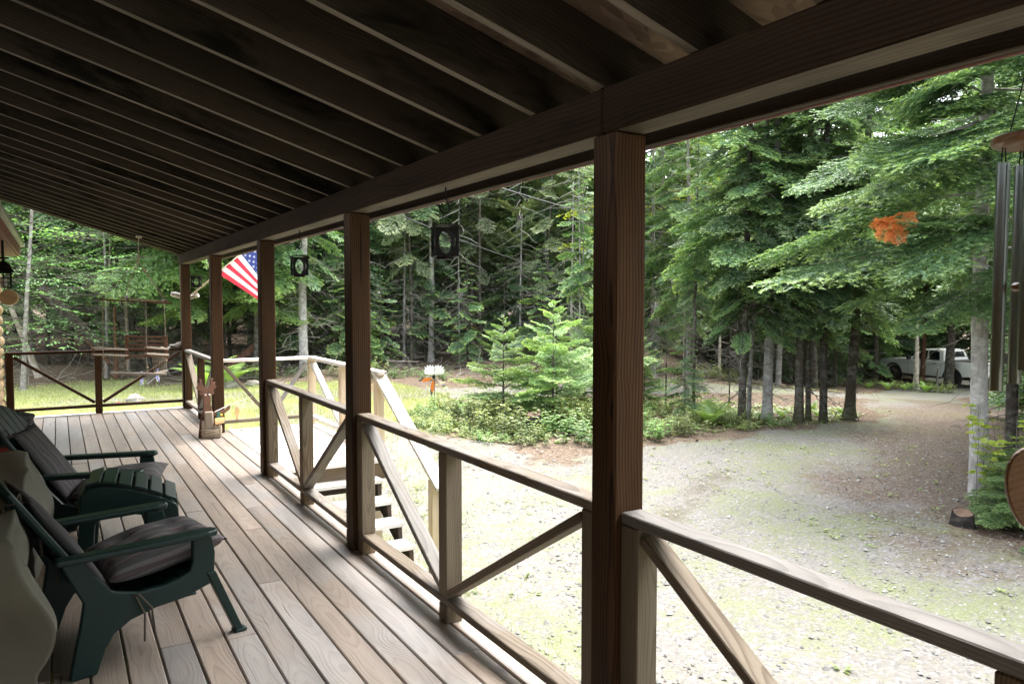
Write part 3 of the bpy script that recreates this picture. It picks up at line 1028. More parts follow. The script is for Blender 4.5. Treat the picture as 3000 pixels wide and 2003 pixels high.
def trunk_mesh(H, r0, seed, sides=14, flare=.5, top=.12, bow=.04, cut=None):
    r = NR(seed)
    n = 26
    mb = MB()
    V, F = [], []
    zs = np.concatenate([[-.25, 0, .06, .14, .26, .45], np.linspace(.8, H, n)])
    if cut: zs = zs[zs < cut]
    ph = r.uniform(0, 6.28, 6)
    for z in zs:
        t = max(z, 0) / H
        rr = r0 * ((1 - t) * (1 - top) + top) * (1 + flare * math.exp(-max(z, 0) / .16))
        bx = bow * H * .12 * math.sin(z * .55 + ph[0]); by = bow * H * .12 * math.sin(z * .47 + ph[1])
        bx -= bow * H * .12 * math.sin(ph[0]); by -= bow * H * .12 * math.sin(ph[1])
        for k in range(sides):
            a = 2 * math.pi * k / sides
            w = 1 + .05 * math.sin(3 * a + ph[2] + z) + .04 * math.sin(5 * a + ph[3] - z * 2) + (.22 * flare * math.exp(-max(z, 0) / .13)) * math.sin(4 * a + ph[4])
            V.append((bx + rr * w * math.cos(a), by + rr * w * math.sin(a), z))
    m = len(zs)
    for i in range(m - 1):
        for k in range(sides):
            k2 = (k + 1) % sides
            F.append((i * sides + k, i * sides + k2, (i + 1) * sides + k2, (i + 1) * sides + k))
    F.append(tuple((m - 1) * sides + k for k in range(sides)))
    return mesh_from(V, F, 'trunk', True)


def conifer_proto(seed, H, z0, z_full, Lmax, per_m, fronds, droop_pitch=(-.25, .25), dead0=.7, dead_n=40, dead_L=1.0, top_frac=.12, Lmin=.25, sector=None, dead_r=.007, gap=0.0, bare_in=0.0, z_dense=7.5):
    """returns (crown mesh, branch mesh). z0: lowest living branch, z_full: height where branches are longest"""
    r = NR(seed)
    T, tip, B = [], [], []
    z = z0
    az = r.uniform(0, 6.28)
    while z < H - .15:
        up = (z - z0) / (H - z0)
        dens = per_m * (1.0 if z < z_dense else .35)
        z += r.uniform(.6, 1.4) / dens
        az += 2.4 + r.normal(0, .5)
        if r.random() < gap: continue
        if sector is not None and r.random() < .55:
            az = sector[0] + r.uniform(-1, 1) * sector[1]
        L = Lmax * min(1, .55 + .45 * (z - z0) / max(z_full - z0, .1)) if z < z_full else Lmax * max(.02, 1 - (z - z_full) / (H - z_full)) ** .8
        L = max(Lmin, L * r.uniform(.7, 1.15))
        pit = droop_pitch[0] + (droop_pitch[1] - droop_pitch[0]) * up + r.normal(0, .10)
        f = fronds[r.integers(len(fronds))]
        st = bare_in * L
        dv = np.array([math.cos(az) * math.cos(pit), math.sin(az) * math.cos(pit), math.sin(pit)])
        p0 = np.array([0, 0, z])
        T.append(place(f, L * (1 - bare_in), p0 + dv * st, az, pit, r.normal(0, .25)))
        tip.append(f[1] * r.uniform(.5, 1.15))
        b, _ = twig_tris(p0, dv, L * .8, .006 + .007 * L, r, 3, .12)
        B += b
    for i in range(dead_n):
        z = r.uniform(dead0, max(z0 + .8, dead0 + .5))
        a = r.uniform(0, 6.28)
        L = dead_L * r.uniform(.35, 1.2)
        d = [math.cos(a), math.sin(a), r.uniform(-.45, .1)]
        b, pts = twig_tris([0, 0, z], d, L, dead_r * r.uniform(.6, 1.3), r, 4, .3)
        B += b
        for q in range(int(3 + 5 * r.random())):
            pi = pts[1 + r.integers(len(pts) - 1)]
            d2 = np.array(d) + r.normal(0, .6, 3)
            B += twig_tris(pi, d2, L * r.uniform(.15, .4), dead_r * .45, r, 2, .4)[0]
    crown = tri_mesh(np.concatenate(T), np.clip(np.concatenate(tip), 0, 1), 'crown') if T else None
    br = tri_mesh(np.array(B), None, 'branches') if B else None
    return crown, br


_tm = {}
def tree(name, x, y, diam, proto, H, label, group=None, trunk_mat='trunkgray', crown_mat='fir', br_mat='twig', lean=(0, 0), rz=0.0, scale=1.0, cat='tree', flare=.5, cut=None, bow=.04):
    z = float(ground_z(x, y))
    root = empty(name, (x, y, z - .02), rz, label, cat, group)
    root.rotation_euler = (lean[0], lean[1], rz)
    key = (round(H, 1), round(diam, 3), flare, cut, bow, trunk_mat)
    if key not in _tm:
        me = trunk_mesh(H * scale, diam / 2, int(diam * 1000 + H * 7), flare=flare, cut=cut, bow=bow)
        me.materials.append(M[trunk_mat])
        _tm[key] = me
    link('trunk', _tm[key], None, root)
    cr, br = proto
    for nm, me, mat in (('crown', cr, crown_mat), ('branches', br, br_mat)):
        if me is None: continue
        k2 = (me.name, mat)
        if k2 not in _tm:
            m2 = me if not me.materials else me.copy()
            m2.materials.clear(); m2.materials.append(M[mat])
            _tm[k2] = m2
        o = link(nm, _tm[k2], None, root)
        o.scale = (scale,) * 3
        o['kind'] = 'stuff'
    return root


# prototypes -----------------------------------------------------------
P_ISL = [conifer_proto(11 + i, 13, 1.9 + .35 * i, 3.6, 1.75, 8.5, FROND_FINE, (-.42, .15), .5, 40, 1.0, bare_in=.12) for i in range(3)]
P_BACK = [conifer_proto(31 + i, 16, 1.3 + .8 * i, 5, 2.2, 6.5, FROND_LO, (-.35, .2), .4, 60, 1.3, dead_r=.009, bare_in=.1, z_dense=9) for i in range(3)]
P_SPARSE = [conifer_proto(51 + i, 15, 2.6 + .6 * i, 6, 1.9, 7.5, FROND_LO, (-.45, .1), .4, 55, 1.5, z_dense=12, dead_r=.008, gap=.12, bare_in=.2) for i in range(3)]
P_POLE = [conifer_proto(71 + i, 9, 4.0, 5, .9, 5, FROND_LO, (-.3, .1), .3, 55, .9, dead_r=.006) for i in range(2)]
P_THINPOLE = [conifer_proto(81 + i, 6.5, 2.6, 3.2, .8, 7, FROND_MID, (-.3, .2), .2, 28, .75, dead_r=.005) for i in range(2)]
P_DEADPOLE = (None, conifer_proto(91, 3.4, 9, 9, .1, 1, FROND_LO, dead0=.2, dead_n=22, dead_L=.7, dead_r=.004)[1])
P_HEM = [conifer_proto(101 + i, 13, 2.2, 4.5, 2.7, 5.5, FROND_HEM, (-.10, .2), .6, 30, 1.2) for i in range(2)]
P_NEARFIR = conifer_proto(121, 12, 2.6, 3.6, 2.9, 9.5, FROND_HI, (-.16, .12), 1.9, 10, 1.2, sector=(rad(188), 1.1), bare_in=.10)
P_NEARFIR2 = conifer_proto(131, 12, 2.3, 3.8, 1.8, 9.0, FROND_FINE, (-.30, .15), .5, 25, 1.0)
P_SAP = [conifer_proto(141 + i, 2.3, .10, .6, 1.0, 21, FROND_SAP, (.0, .50), .0, 0, .1, Lmin=.12) for i in range(3)]
P_SPRUCELET = conifer_proto(161, 1.5, .05, .3, .85, 30, FROND_FINE, (.0, .45), .0, 0, .1, Lmin=.12)
P_TALL = [conifer_proto(181 + i, 16, 3.3, 6, 2.3, 6.5, FROND_LO, (-.2, .2), 1.2, 20, 1.0, z_dense=12) for i in range(2)]
P_UNDER = [conifer_proto(171 + i, 5.0, .5, 1.6, 1.35, 8, FROND_LO, (-.25, .3), .2, 15, .8) for i in range(2)]

# -- island between the two arms of the drive
ISL = [
    (12.22, 11.16, .165, 'trunkdark', 0, (0, .01), 'dark brown fir trunk touching a slender pale trunk, left end of the roadside row'),
    (12.55, 11.28, .095, 'trunkgray', 1, (0, -.025), 'slender pale grey fir trunk leaning left beside a dark brown trunk'),
    (13.05, 11.20, .215, 'trunkpale', 2, (0, -.01), 'stout light grey fir trunk standing alone in the middle of the roadside row'),
    (13.24, 10.55, .185, 'trunkdark', 1, (0, .022), 'lichen-spotted dark fir trunk, left one of a close pair at the drive'),
    (13.65, 10.63, .11, 'trunkdark', 0, (0, -.012), 'thin dark fir trunk, right one of a close pair at the drive'),
    (13.75, 10.34, .16, 'trunkdark', 2, (0, .02), 'dark fir trunk between the close pair and the flared last trunk'),
    (14.64, 10.36, .215, 'trunkdark', 1, (0, .018), 'thick dark fir trunk with a widely flared foot, last of the roadside row'),
]
for i, (x, y, d, mt, pi, ln, lab) in enumerate(ISL):
    tree('fir_tree', x, y, d, P_ISL[pi], 12.5, lab, None, mt, 'fir', 'twigdark' if mt == 'trunkdark' else 'twig', ln, rz=i * 1.9, flare=.75 if i == 6 else .45)
tree('fir_tree', 12.15, 12.50, .075, P_THINPOLE[0], 6.5, 'thin double-stemmed young fir behind the broad-leaved bush', None, 'trunkdark', 'fir', 'twigdark')
tree('fir_tree', 12.25, 12.6, .05, P_THINPOLE[1], 6.0, 'thinnest dark stem beside the double young fir', None, 'trunkdark', 'fir', 'twigdark')
tree('dead_sapling', 12.45, 13.14, .035, P_DEADPOLE, 3.0, 'pale dead sapling pole left of the double-stemmed young fir', None, 'birch', 'fir', 'twig')
tree('dead_sapling', 12.10, 13.35, .05, P_DEADPOLE, 2.4, 'dark dead sapling pole just right of the middle post', None, 'trunkdark', 'fir', 'twigdark')
tree('fir_tree', 14.03, 13.22, .035, P_THINPOLE[1], 4.5, 'wispy dark young fir standing alone in the island undergrowth', None, 'trunkdark', 'fir', 'twigdark')
tree('fir_tree', 15.3, 17.56, .085, P_BACK[0], 11, 'slim grey fir beside the far arm of the drive', None, 'trunkgray', 'fir', 'twig')
tree('fir_tree', 14.6, 15.3, .14, P_ISL[0], 12, 'leafy fir at the back of the island behind the middle post', None, 'trunkgray', 'fir', 'twig', rz=2.2)
tree('fir_tree', 11.22, 15.58, .07, P_THINPOLE[0], 7, 'left of two slim fir poles just left of the middle post', None, 'trunkgray', 'fir', 'twig')
tree('fir_tree', 11.34, 15.50, .055, P_THINPOLE[1], 6.5, 'right of two slim fir poles just left of the middle post', None, 'trunkgray', 'fir', 'twig', rz=2)
SAPS = [(8.02, 13.85, 1.0, 'left and lowest young fir in the island bushes', 0, 1.02), (8.95, 13.35, 1.0, 'tallest bushy young fir in the middle of the island bushes', 1, 1.2),
        (9.55, 14.1, 1.0, 'young fir at the right of the island bushes beside the middle post', 2, 1.0), (11.0, 14.6, 1.0, 'slim taller young fir behind the island bushes at the middle post', 0, 1.35),
        (12.0, 14.0, 1.0, 'small young fir right of the middle post', 1, .8)]
for x, y, s, lab, k, sc in SAPS:
    tree('fir_sapling', x, y, .05 * sc, P_SAP[k], 2.2, lab, None, 'trunkdark', 'sapling', 'twigdark', rz=x * 3, scale=sc, cat='sapling', flare=.2)
tree('fir_sapling', 11.6, 12.2, .04, P_UNDER[0], 2.2, 'low dark young fir at the right side of the middle post', None, 'trunkdark', 'fir', 'twigdark', scale=.45, cat='sapling', flare=.2)

# -- right-hand side
NF = tree('fir_tree', 10.24, 5.33, .225, P_NEARFIR, 12, 'big pale-barked fir nearest on the right, its long sprays reaching over the drive', None, 'trunkpale', 'nearfir', 'twig', (0, -.004), flare=.3)
b = frond2(777, 13, .13, .20, .030, .060, .0075, droop=.25, width=.55)
_r = NR(31)
_T = [place(b, _r.uniform(.16, .30), _r.normal(0, .05, 3) * np.array([1, 1, .8]), rad(207) + _r.normal(0, .9), _r.uniform(-.9, .35), _r.normal(0, .6)) for q_ in range(15)]
o = link('dead_spray', tri_mesh(np.concatenate(_T), np.tile(b[1], 15), 'dead_spray'), M['orange'], NF, (-1.95, .02, 3.50))
o['label'] = 'dead orange-brown spray at the end of a branch'
tree('fir_tree', 13.51, 6.54, .19, P_NEARFIR2, 12, 'dark fir trunk at the right edge behind the lime-leaved shrub', None, 'trunkdark', 'fir', 'twigdark', rz=1.0)
tree('fir_tree', 12.4, 4.3, .15, P_NEARFIR2, 11, 'leafy fir at the far right edge behind the wind chime', None, 'trunkdark', 'fir', 'twigdark', rz=2.6)
tree('spruce_sapling', 9.05, 4.3, .05, P_SPRUCELET, 1.5, 'small bushy spruce beside the stump at the right edge', None, 'trunkdark', 'sapling', 'twigdark', scale=.66, cat='sapling', flare=.2)
tree('spruce_sapling', 9.5, 4.55, .05, P_SPRUCELET, 1.7, 'taller bushy spruce at the foot of the big pale fir', None, 'trunkdark', 'sapling', 'twigdark', scale=.72, rz=1.4, cat='sapling', flare=.2)
tree('spruce_sapling', 8.35, 3.62, .04, P_SPRUCELET, 1.2, 'lowest creeping spruce in front of the stump', None, 'trunkdark', 'sapling', 'twigdark', scale=.42, rz=4, cat='sapling', flare=.2)

# -- round the pickup
tree('birch_snag', 38.07, 23.13, .30, (None, None), 5.0, 'broken pale birch trunk in front of the white pickup', None, 'birch', cat='tree', cut=4.4)
tree('spruce_tree', 39.4, 23.6, .26, P_TALL[1], 14, 'reddish brown trunk beside the birch in front of the pickup', None, 'redlog', 'firdark', 'twigdark')
tree('spruce_tree', 39.6, 22.3, .46, P_TALL[0], 15, 'thick black trunk in front of the pickup cab', None, 'trunkdark', 'firdark', 'twigdark', (0, .03), flare=.8)
tree('spruce_tree', 38.91, 25.96, .27, P_TALL[1], 15, 'black trunk just ahead of the pickup bonnet', None, 'trunkdark', 'firdark', 'twigdark')
tree('dead_sapling', 38.9, 22.5, .15, (None, None), 2.0, 'short grey post stump among ferns beside the pickup', None, 'deadwood', cat='stump', cut=1.1, flare=.1)
tree('birch_snag', 19.95, 19.27, .11, (None, None), 5, 'pinkish dead birch snag across the far arm of the drive', None, 'birch', cat='tree', cut=4.2)

# -- centre forest edge
CEN = [
    (12.53, 27.28, .235, 'trunkpale', P_SPARSE[0], 15, 'front grey spruce trunk of the forest edge, behind the white garden flower'),
    (14.44, 30.56, .31, 'trunkgray', P_SPARSE[1], 16, 'stout brownish spruce trunk just behind the front grey one'),
    (14.47, 29.70, .15, 'trunkdark', P_SPARSE[2], 14, 'greenish lichen-covered trunk right of the stout brownish one'),
    (15.06, 28.90, .22, 'trunkpale', P_SPARSE[0], 15, 'mossy grey trunk in front of the split fallen log'),
    (17.30, 32.59, .20, 'trunkdark', P_SPARSE[1], 15, 'dark brown trunk behind the end of the split fallen log'),
    (16.85, 27.86, .29, 'trunkpale', P_SPARSE[2], 15, 'lichened grey trunk rising behind the island saplings'),
    (18.14, 27.05, .23, 'trunkpale', P_SPARSE[0], 15, 'crooked pale trunk leaning left behind the island saplings'),
    (19.51, 28.71, .14, 'trunkdark', P_SPARSE[1], 13, 'thin dark trunk left of the middle post in the forest'),
    (12.45, 28.73, .13, 'trunkpale', P_POLE[0], 10, 'left of two close grey poles beside the front trunk'),
    (12.72, 29.03, .11, 'trunkgray', P_POLE[1], 10, 'right of two close grey poles beside the front trunk'),
    (12.37, 31.48, .12, 'birch', P_POLE[0], 10, 'pale pole left of the two close grey poles'),
    (13.26, 33.30, .10, 'trunkgray', P_POLE[1], 10, 'thin grey pole deep behind the pale pole'),
    (13.47, 36.08, .14, 'trunkdark', P_POLE[0], 10, 'dim pole farthest left in the centre forest'),
]
for i, (x, y, d, mt, pr, H, lab) in enumerate(CEN):
    ln = (0, -.07) if 'leaning left' in lab else ((i % 3 - 1) * .012, (i % 4 - 1.5) * .012)
    tree('spruce_tree', x, y, d, pr, H, lab, None, mt, 'firolive' if i % 2 else 'firdark', 'twig', ln, rz=i * 2.1)
tree('spruce_snag', 18.02, 31.74, .23, (None, P_SPARSE[0][1]), 9, 'broken-topped dead trunk with lichen left of the saplings', None, 'deadwood', 'firolive', 'twig', cut=4.6)
tree('spruce_tree', 7.17, 25.84, .315, P_SPARSE[1], 16, 'big smooth pale grey trunk behind the second hanging lantern', None, 'trunkpale', 'firdark', 'twig', (0, .012), flare=.35)
tree('fir_sapling', 8.6, 26.4, .06, P_UNDER[1], 5, 'young fir with bright sprays right of the big pale trunk', None, 'trunkdark', 'sapling', 'twigdark', scale=.8)
tree('fir_sapling', 9.3, 25.2, .05, P_UNDER[0], 4, 'lower young fir with bright sprays right of the big pale trunk', None, 'trunkdark', 'sapling', 'twigdark', scale=.5)
tree('maple_tree', 12.3, 30.2, .10, (None, None), 9, 'slim stem hidden under yellowish leaves beyond the third porch post', None, 'trunkgray')

# -- left forest edge
tree('hemlock_tree', 3.5, 25.9, .26, P_HEM[0], 14, 'hemlock with light drooping sprays behind the swing', None, 'trunkdark', 'firlight', 'twigdark', rz=.6)
tree('hemlock_tree', 5.7, 26.3, .22, P_HEM[1], 13, 'hemlock with light drooping sprays behind the flag', None, 'trunkdark', 'firlight', 'twigdark', rz=2.0)
tree('fir_tree', 2.6, 28.5, .2, P_ISL[2], 14, 'leafy fir behind the left end of the swing', None, 'trunkdark', 'fir', 'twigdark', rz=1.0, scale=1.1)
tree('fir_tree', 4.9, 29.3, .2, P_ISL[1], 14, 'leafy fir behind the ropes of the swing', None, 'trunkdark', 'fir', 'twigdark', rz=2.0, scale=1.1)
tree('birch_tree', 1.35, 28.9, .10, P_POLE[0], 9, 'thin pale birch stem left of the swing', None, 'birch', 'firdark', 'twig', (0, .03))
tree('birch_tree', 2.05, 29.2, .10, P_POLE[1], 9, 'thin spotted birch stem just left of the swing', None, 'birch', 'firdark', 'twig', (0, -.02))
tree('birch_snag', -.55, 28.2, .20, (None, None), 6, 'short pale birch trunk leaning left beside the cabin logs', None, 'birch', 'fir', lean=(0, -.30), cut=2.9)
tree('spruce_snag', 1.55, 27.3, .16, (None, None), 4, 'torn brown snag behind the left end of the swing', None, 'redlog', cut=2.4)

# -- background woods: rows of spruces, deep in shade
BG = []
rr = random.Random(8)
for az_ in np.arange(-9, 70, 1.9):
    for row, R0 in enumerate((31.0, 36.0, 42.0, 50.0)):
        a = az_ + rr.uniform(-.9, .9) + row * .6
        R = R0 + rr.uniform(-2.2, 2.2)
        if a > 40: R += 6.0 + (a - 40) * .35
        x, y = R * math.sin(rad(a)), R * math.cos(rad(a))
        if seg_dist(x, y, ROAD_A, ROAD_AW) < 1.4 or seg_dist(x, y, ROAD_B, ROAD_BW) < 1.2: continue
        if 37.5 < x < 44 and 19.5 < y < 29: continue
        BG.append((x, y, row))
for i, (x, y, row) in enumerate(BG):
    sparse = (18 < math.degrees(math.atan2(x, y)) < 37) and row < 2
    pr = P_SPARSE[i % 3] if (sparse and i % 3) else P_BACK[i % 3]
    tree('spruce_tree', x, y, (.14, .18, .22, .26)[i % 4], pr, 16, 'dim spruce among many in the background woods', 'spruces in the background woods', ('trunkdark', 'trunkgray')[i % 2], 'firolive' if (pr in P_SPARSE and i % 4 == 0) else 'firdark', 'twig' if (sparse and i % 2) else 'twigdark', ((i % 3 - 1) * .015, (i % 5 - 2) * .012), rz=i * 1.7, scale=1 + .12 * ((i * 7) % 5 - 2) / 2)

for i in range(6):
    a = 15 + 4 * i + rr.uniform(-.6, .6); R = rr.uniform(27.5, 33)
    x, y = R * math.sin(rad(a)), R * math.cos(rad(a))
    if seg_dist(x, y, ROAD_B, ROAD_BW) < 1.2: continue
    tree('dead_spruce', x, y, .08 + .02 * (i % 3), (None, P_SPARSE[i % 3][1]), 7, 'dead spruce pole bristling with grey lichen twigs at the forest edge', 'dead twiggy spruces in the centre woods', 'trunkgray', 'fir', 'twig', rz=i * 2.1, cut=6.0 + (i % 4))
# understory firs that close the view between the trunks
P_FAR = [conifer_proto(191 + i, 17, .4, 4, 2.9, 5.5, FROND_LO, (-.3, .25), .3, 8, 1.0, z_dense=12) for i in range(2)]
for i, az_ in enumerate(np.arange(-10, 72, 2.6)):
    R = 58 + 5 * ((i * 7) % 3)
    x, y = R * math.sin(rad(az_)), R * math.cos(rad(az_))
    if seg_dist(x, y, ROAD_A, ROAD_AW) < 1.0: continue
    tree('spruce_tree', x, y, .25, P_FAR[i % 2], 17, 'dark bushy spruce closing the view deep in the woods', 'bushy spruces deep in the woods', 'trunkdark', 'firdark', 'twigdark', rz=i * 2.3, scale=1.1 + .1 * (i % 3))
for i in range(46):
    a = rr.uniform(-8, 58); R = rr.uniform(29, 46)
    if a > 40: R += 8
    x, y = R * math.sin(rad(a)), R * math.cos(rad(a))
    if seg_dist(x, y, ROAD_A, ROAD_AW) < 1.2 or seg_dist(x, y, ROAD_B, ROAD_BW) < 1.2 or (37.5 < x < 44 and 19.5 < y < 29): continue
    tree('young_fir', x, y, .05, P_UNDER[i % 2], 5, 'dim young fir growing between the trunks of the background woods', 'young firs in the background woods', 'trunkdark', 'firdark', 'twigdark', rz=i * 1.3, scale=.6 + .5 * rr.random())
for i, (a, R) in enumerate(((47, 31), (50, 29.5), (52.5, 32), (55, 29), (57, 33), (59, 30.5), (61, 27), (62.5, 31), (64, 24), (63.5, 36), (44, 30), (41.5, 28.5), (49, 34), (60, 36))):
    x, y = R * math.sin(rad(a)), R * math.cos(rad(a))
    if seg_dist(x, y, ROAD_A, ROAD_AW) < 1.0 or seg_dist(x, y, ROAD_B, ROAD_BW) < 1.0: continue
    tree('spruce_tree', x, y, .2, P_TALL[i % 2], 16, 'dim tall spruce between the drive and the pickup', 'tall spruces beyond the drive', ('trunkdark', 'trunkgray')[i % 2], 'firdark', 'twigdark', rz=i * 2.3)
for i in range(13):
    a, R = 47 + 1.6 * i, 47 + (i * 5) % 8
    x, y = R * math.sin(rad(a)), R * math.cos(rad(a))
    if seg_dist(x, y, ROAD_A, ROAD_AW) < 1.0: continue
    tree('spruce_tree', x, y, .25, P_FAR[i % 2], 17, 'dark bushy spruce closing the view deep in the woods', 'bushy spruces deep in the woods', 'trunkdark', 'firdark', 'twigdark', rz=i * 1.3, scale=1.45)
for i, (x, y) in enumerate(((24, 11.3), (30.5, 15.2), (20.5, 6.9), (35, 17.4), (26.5, 9.5))):
    tree('spruce_tree', x, y, .24, P_TALL[i % 2], 17, 'tall spruce overhanging the right side of the drive', 'spruces along the drive to the right', 'trunkdark', 'firdark', 'twigdark', rz=i * 1.3, scale=1.15)
for i, (a, R, sc_) in enumerate(((17.5, 28.5, .9), (21, 27.2, .7), (24.2, 30, 1.1), (27.4, 28, .8), (30.2, 29.5, 1.0), (33.0, 27.5, .9), (35.6, 30.5, 1.1), (20.0, 32, 1.2), (29, 33, 1.3), (14.8, 29, .8))):
    x, y = R * math.sin(rad(a)), R * math.cos(rad(a))
    tree('young_fir', x, y, .06, P_UNDER[i % 2], 5, 'bright young fir at the front edge of the centre woods', 'young firs along the forest edge', 'trunkdark', 'fir', 'twigdark', rz=i * 1.9, scale=sc_)
for i, (a, R) in enumerate(((56.5, 58), (58.0, 62), (60.5, 57), (62.6, 60), (59.2, 66))):
    x, y = R * math.sin(rad(a)), R * math.cos(rad(a))
    tree('spruce_tree', x, y, .25, P_FAR[i % 2], 17, 'dark bushy spruce closing the view deep in the woods', 'bushy spruces deep in the woods', 'trunkdark', 'firdark', 'twigdark', rz=i * 1.3, scale=1.7)
# unseen woods added right of the view and behind the porch, blocking low sky
for i, (a, R) in enumerate(((67, 19), (69, 23), (66.5, 27), (71, 16), (68, 33), (72, 28), (74, 14), (80, 18), (84, 12), (90, 15), (97, 13), (104, 17), (110, 13), (118, 16), (126, 14), (135, 17), (145, 15), (156, 18), (78, 24), (92, 23), (108, 24), (125, 24))):
    x, y = R * math.sin(rad(a)), R * math.cos(rad(a))
    tree('spruce_tree', x, y, .22, P_FAR[i % 2], 17, 'unseen tall bushy spruce added outside the view to block low sky light', 'spruces along the drive to the right', 'trunkdark', 'firdark', 'twigdark', rz=i * 2.3, scale=.9)


# broad-leaved crowns ------------------------------------------------------
def leaf_tris(p, d, up, L, W):
    """pointed leaf folded along its midrib: 4 triangles"""
    d = d / (np.linalg.norm(d) + 1e-9)
    s = np.cross(d, up); s /= np.linalg.norm(s) + 1e-9
    u = np.cross(s, d)
    m1, e = p + d * L * .45 - u * W * .12, p + d * L - u * L * .12
    a, b = p + d * L * .42 + s * W * .5, p + d * L * .42 - s * W * .5
    return [[p, a, m1], [a, e, m1], [p, m1, b], [m1, e, b]]


def leaf_spray(seed, L=1.2, n_tw=9, leafL=.075, leafW=.042, per=7, flat=.25):
    """a layered horizontal spray along +X"""
    r = NR(seed)
    T, tip, B = [], [], []
    b, _ = twig_tris([0, 0, 0], [1, 0, .05], L, .008, r, 4, .15); B += b
    for i in range(n_tw):
        t = (.15 + .85 * (i + r.random()) / n_tw)
        s = 1 if i % 2 else -1
        a = s * rad(r.uniform(30, 65))
        d = np.array([math.cos(a), math.sin(a), r.normal(-.05, .12)])
        l = L * (.55 * (1 - t) + .16) * r.uniform(.7, 1.2)
        p = np.array([t * L, 0, -.10 * t * t * L])
        B += twig_tris(p, d, l, .004, r, 2, .2)[0]
        for k in range(per):
            f = (k + 1) / per
            q = p + d * l * f + np.array([0, 0, -.08 * f * f * l])
            ss_ = 1 if k % 2 else -1
            ld = d + ss_ * np.cross([0, 0, 1.0], d) * .9 + r.normal(0, .2, 3); ld[2] -= .15
            up = np.array([0, 0, 1.0]) + r.normal(0, flat, 3)
            T += leaf_tris(q, ld, up, leafL * r.uniform(.7, 1.2), leafW * r.uniform(.8, 1.2))
            tip += [float(np.clip(r.normal(.35 + .4 * f * t, .2), 0, 1))] * 4
    return np.array(T), np.array(tip), np.array(B)


SPR = [leaf_spray(900 + i) for i in range(5)]
SPRBIG = [leaf_spray(930 + i, 1.0, 8, .10, .07, 5, .35) for i in range(4)]


def leafy_crown(seed, sprays, centers, n, Ls=(.8, 1.6), trunk_xy=(0, 0), pitch=(-.2, .25)):
    r = NR(seed)
    T, tip, B = [], [], []
    for (z0, z1, rad0) in centers:
        for i in range(n):
            z = r.uniform(z0, z1); az = r.uniform(0, 6.28)
            s = sprays[r.integers(len(sprays))]
            L = r.uniform(*Ls)
            out = rad0 * r.uniform(.15, 1.0)
            pt = r.uniform(*pitch)
            p = np.array([math.cos(az) * out, math.sin(az) * out, z])
            fr = (s[0], None)
            T.append(place(fr, L, p, az + r.normal(0, .5), pt, r.normal(0, .2)))
            tip.append(s[1])
            B.append(place((s[2], None), L, p, az, pt))
            if out > .4: B.append(np.array(twig_tris([0, 0, z - .2 * out], p - np.array([0, 0, z - .2 * out]), np.linalg.norm(p - np.array([0, 0, z - .2 * out])), .008, r, 3, .0)[0]))
    return tri_mesh(np.concatenate(T), np.clip(np.concatenate(tip), 0, 1), 'leaf_crown'), tri_mesh(np.concatenate(B), None, 'branches')


P_BEECH = leafy_crown(21, SPR, [(1.2, 3.0, 2.0), (2.6, 5.5, 2.4), (5, 9, 2.0)], 46)
P_BEECH2 = leafy_crown(22, SPR, [(1.8, 4.0, 1.6), (3.5, 7.0, 1.7)], 36)
P_MAPLE = leafy_crown(23, SPRBIG, [(3.2, 6.5, 1.8), (6, 10, 1.7)], 40)
tree('beech_tree', -.9, 25.6, .14, P_BEECH, 10, 'broad-leaved beech with layered bright leaves beside the cabin corner', None, 'trunkgray', 'leaf', 'twigdark', (0, .05))
tree('beech_tree', 1.3, 27.6, .11, P_BEECH2, 9, 'smaller beech with layered leaves left of the swing', None, 'trunkgray', 'leaf', 'twigdark', rz=1.2)
tree('beech_tree', 9.0, 29.6, .11, P_BEECH2, 9, 'yellowish-leaved young tree beyond the third porch post', None, 'trunkgray', 'leaf', 'twigdark', rz=2.2)
tree('maple_tree', 16.6, 18.9, .13, P_MAPLE, 11, 'yellow-green maple crown just right of the middle post, high up', None, 'trunkgray', 'leafyellow', 'twigdark')
tree('maple_tree', 12.2, 31.0, .13, P_MAPLE, 11, 'pale yellow-green crown behind the nearest hanging lantern', None, 'trunkgray', 'leafyellow', 'twigdark', rz=1.5, scale=.8)

# bushes -------------------------------------------------------------------
def bush_proto(seed, n_stem=26, h=(.22, .55), R=.48, leafL=.058, leafW=.042, per=11):
    r = NR(seed)
    T, tip, B = [], [], []
    for i in range(n_stem):
        a, q = r.uniform(0, 6.28), R * math.sqrt(r.random())
        p = np.array([q * math.cos(a), q * math.sin(a), 0])
        H = r.uniform(*h)
        d = np.array([r.normal(0, .28), r.normal(0, .28), 1.0])
        b, pts = twig_tris(p, d, H, .004, r, 3, .0); B += b
        for k in range(per):
            f = .25 + .75 * (k + r.random()) / per
            qx = pts[0] + (pts[-1] - pts[0]) * f
            aa = k * 2.4 + r.uniform(0, 1)
            ld = np.array([math.cos(aa), math.sin(aa), r.uniform(-.25, .25)])
            qx = qx + ld * .02
            for w in (-.75, 0, .75):
                c, s = math.cos(w), math.sin(w)
                l3 = np.array([ld[0] * c - ld[1] * s, ld[0] * s + ld[1] * c, ld[2]])
                T += leaf_tris(qx, l3, np.array([0, 0, 1.0]) + r.normal(0, .3, 3), leafL * r.uniform(.6, 1.2), leafW * r.uniform(.6, 1.1))
                tip += [float(np.clip(r.normal(.2 + .6 * f, .22), 0, 1))] * 4
    return tri_mesh(T, tip, 'leaves'), tri_mesh(B, None, 'stems')


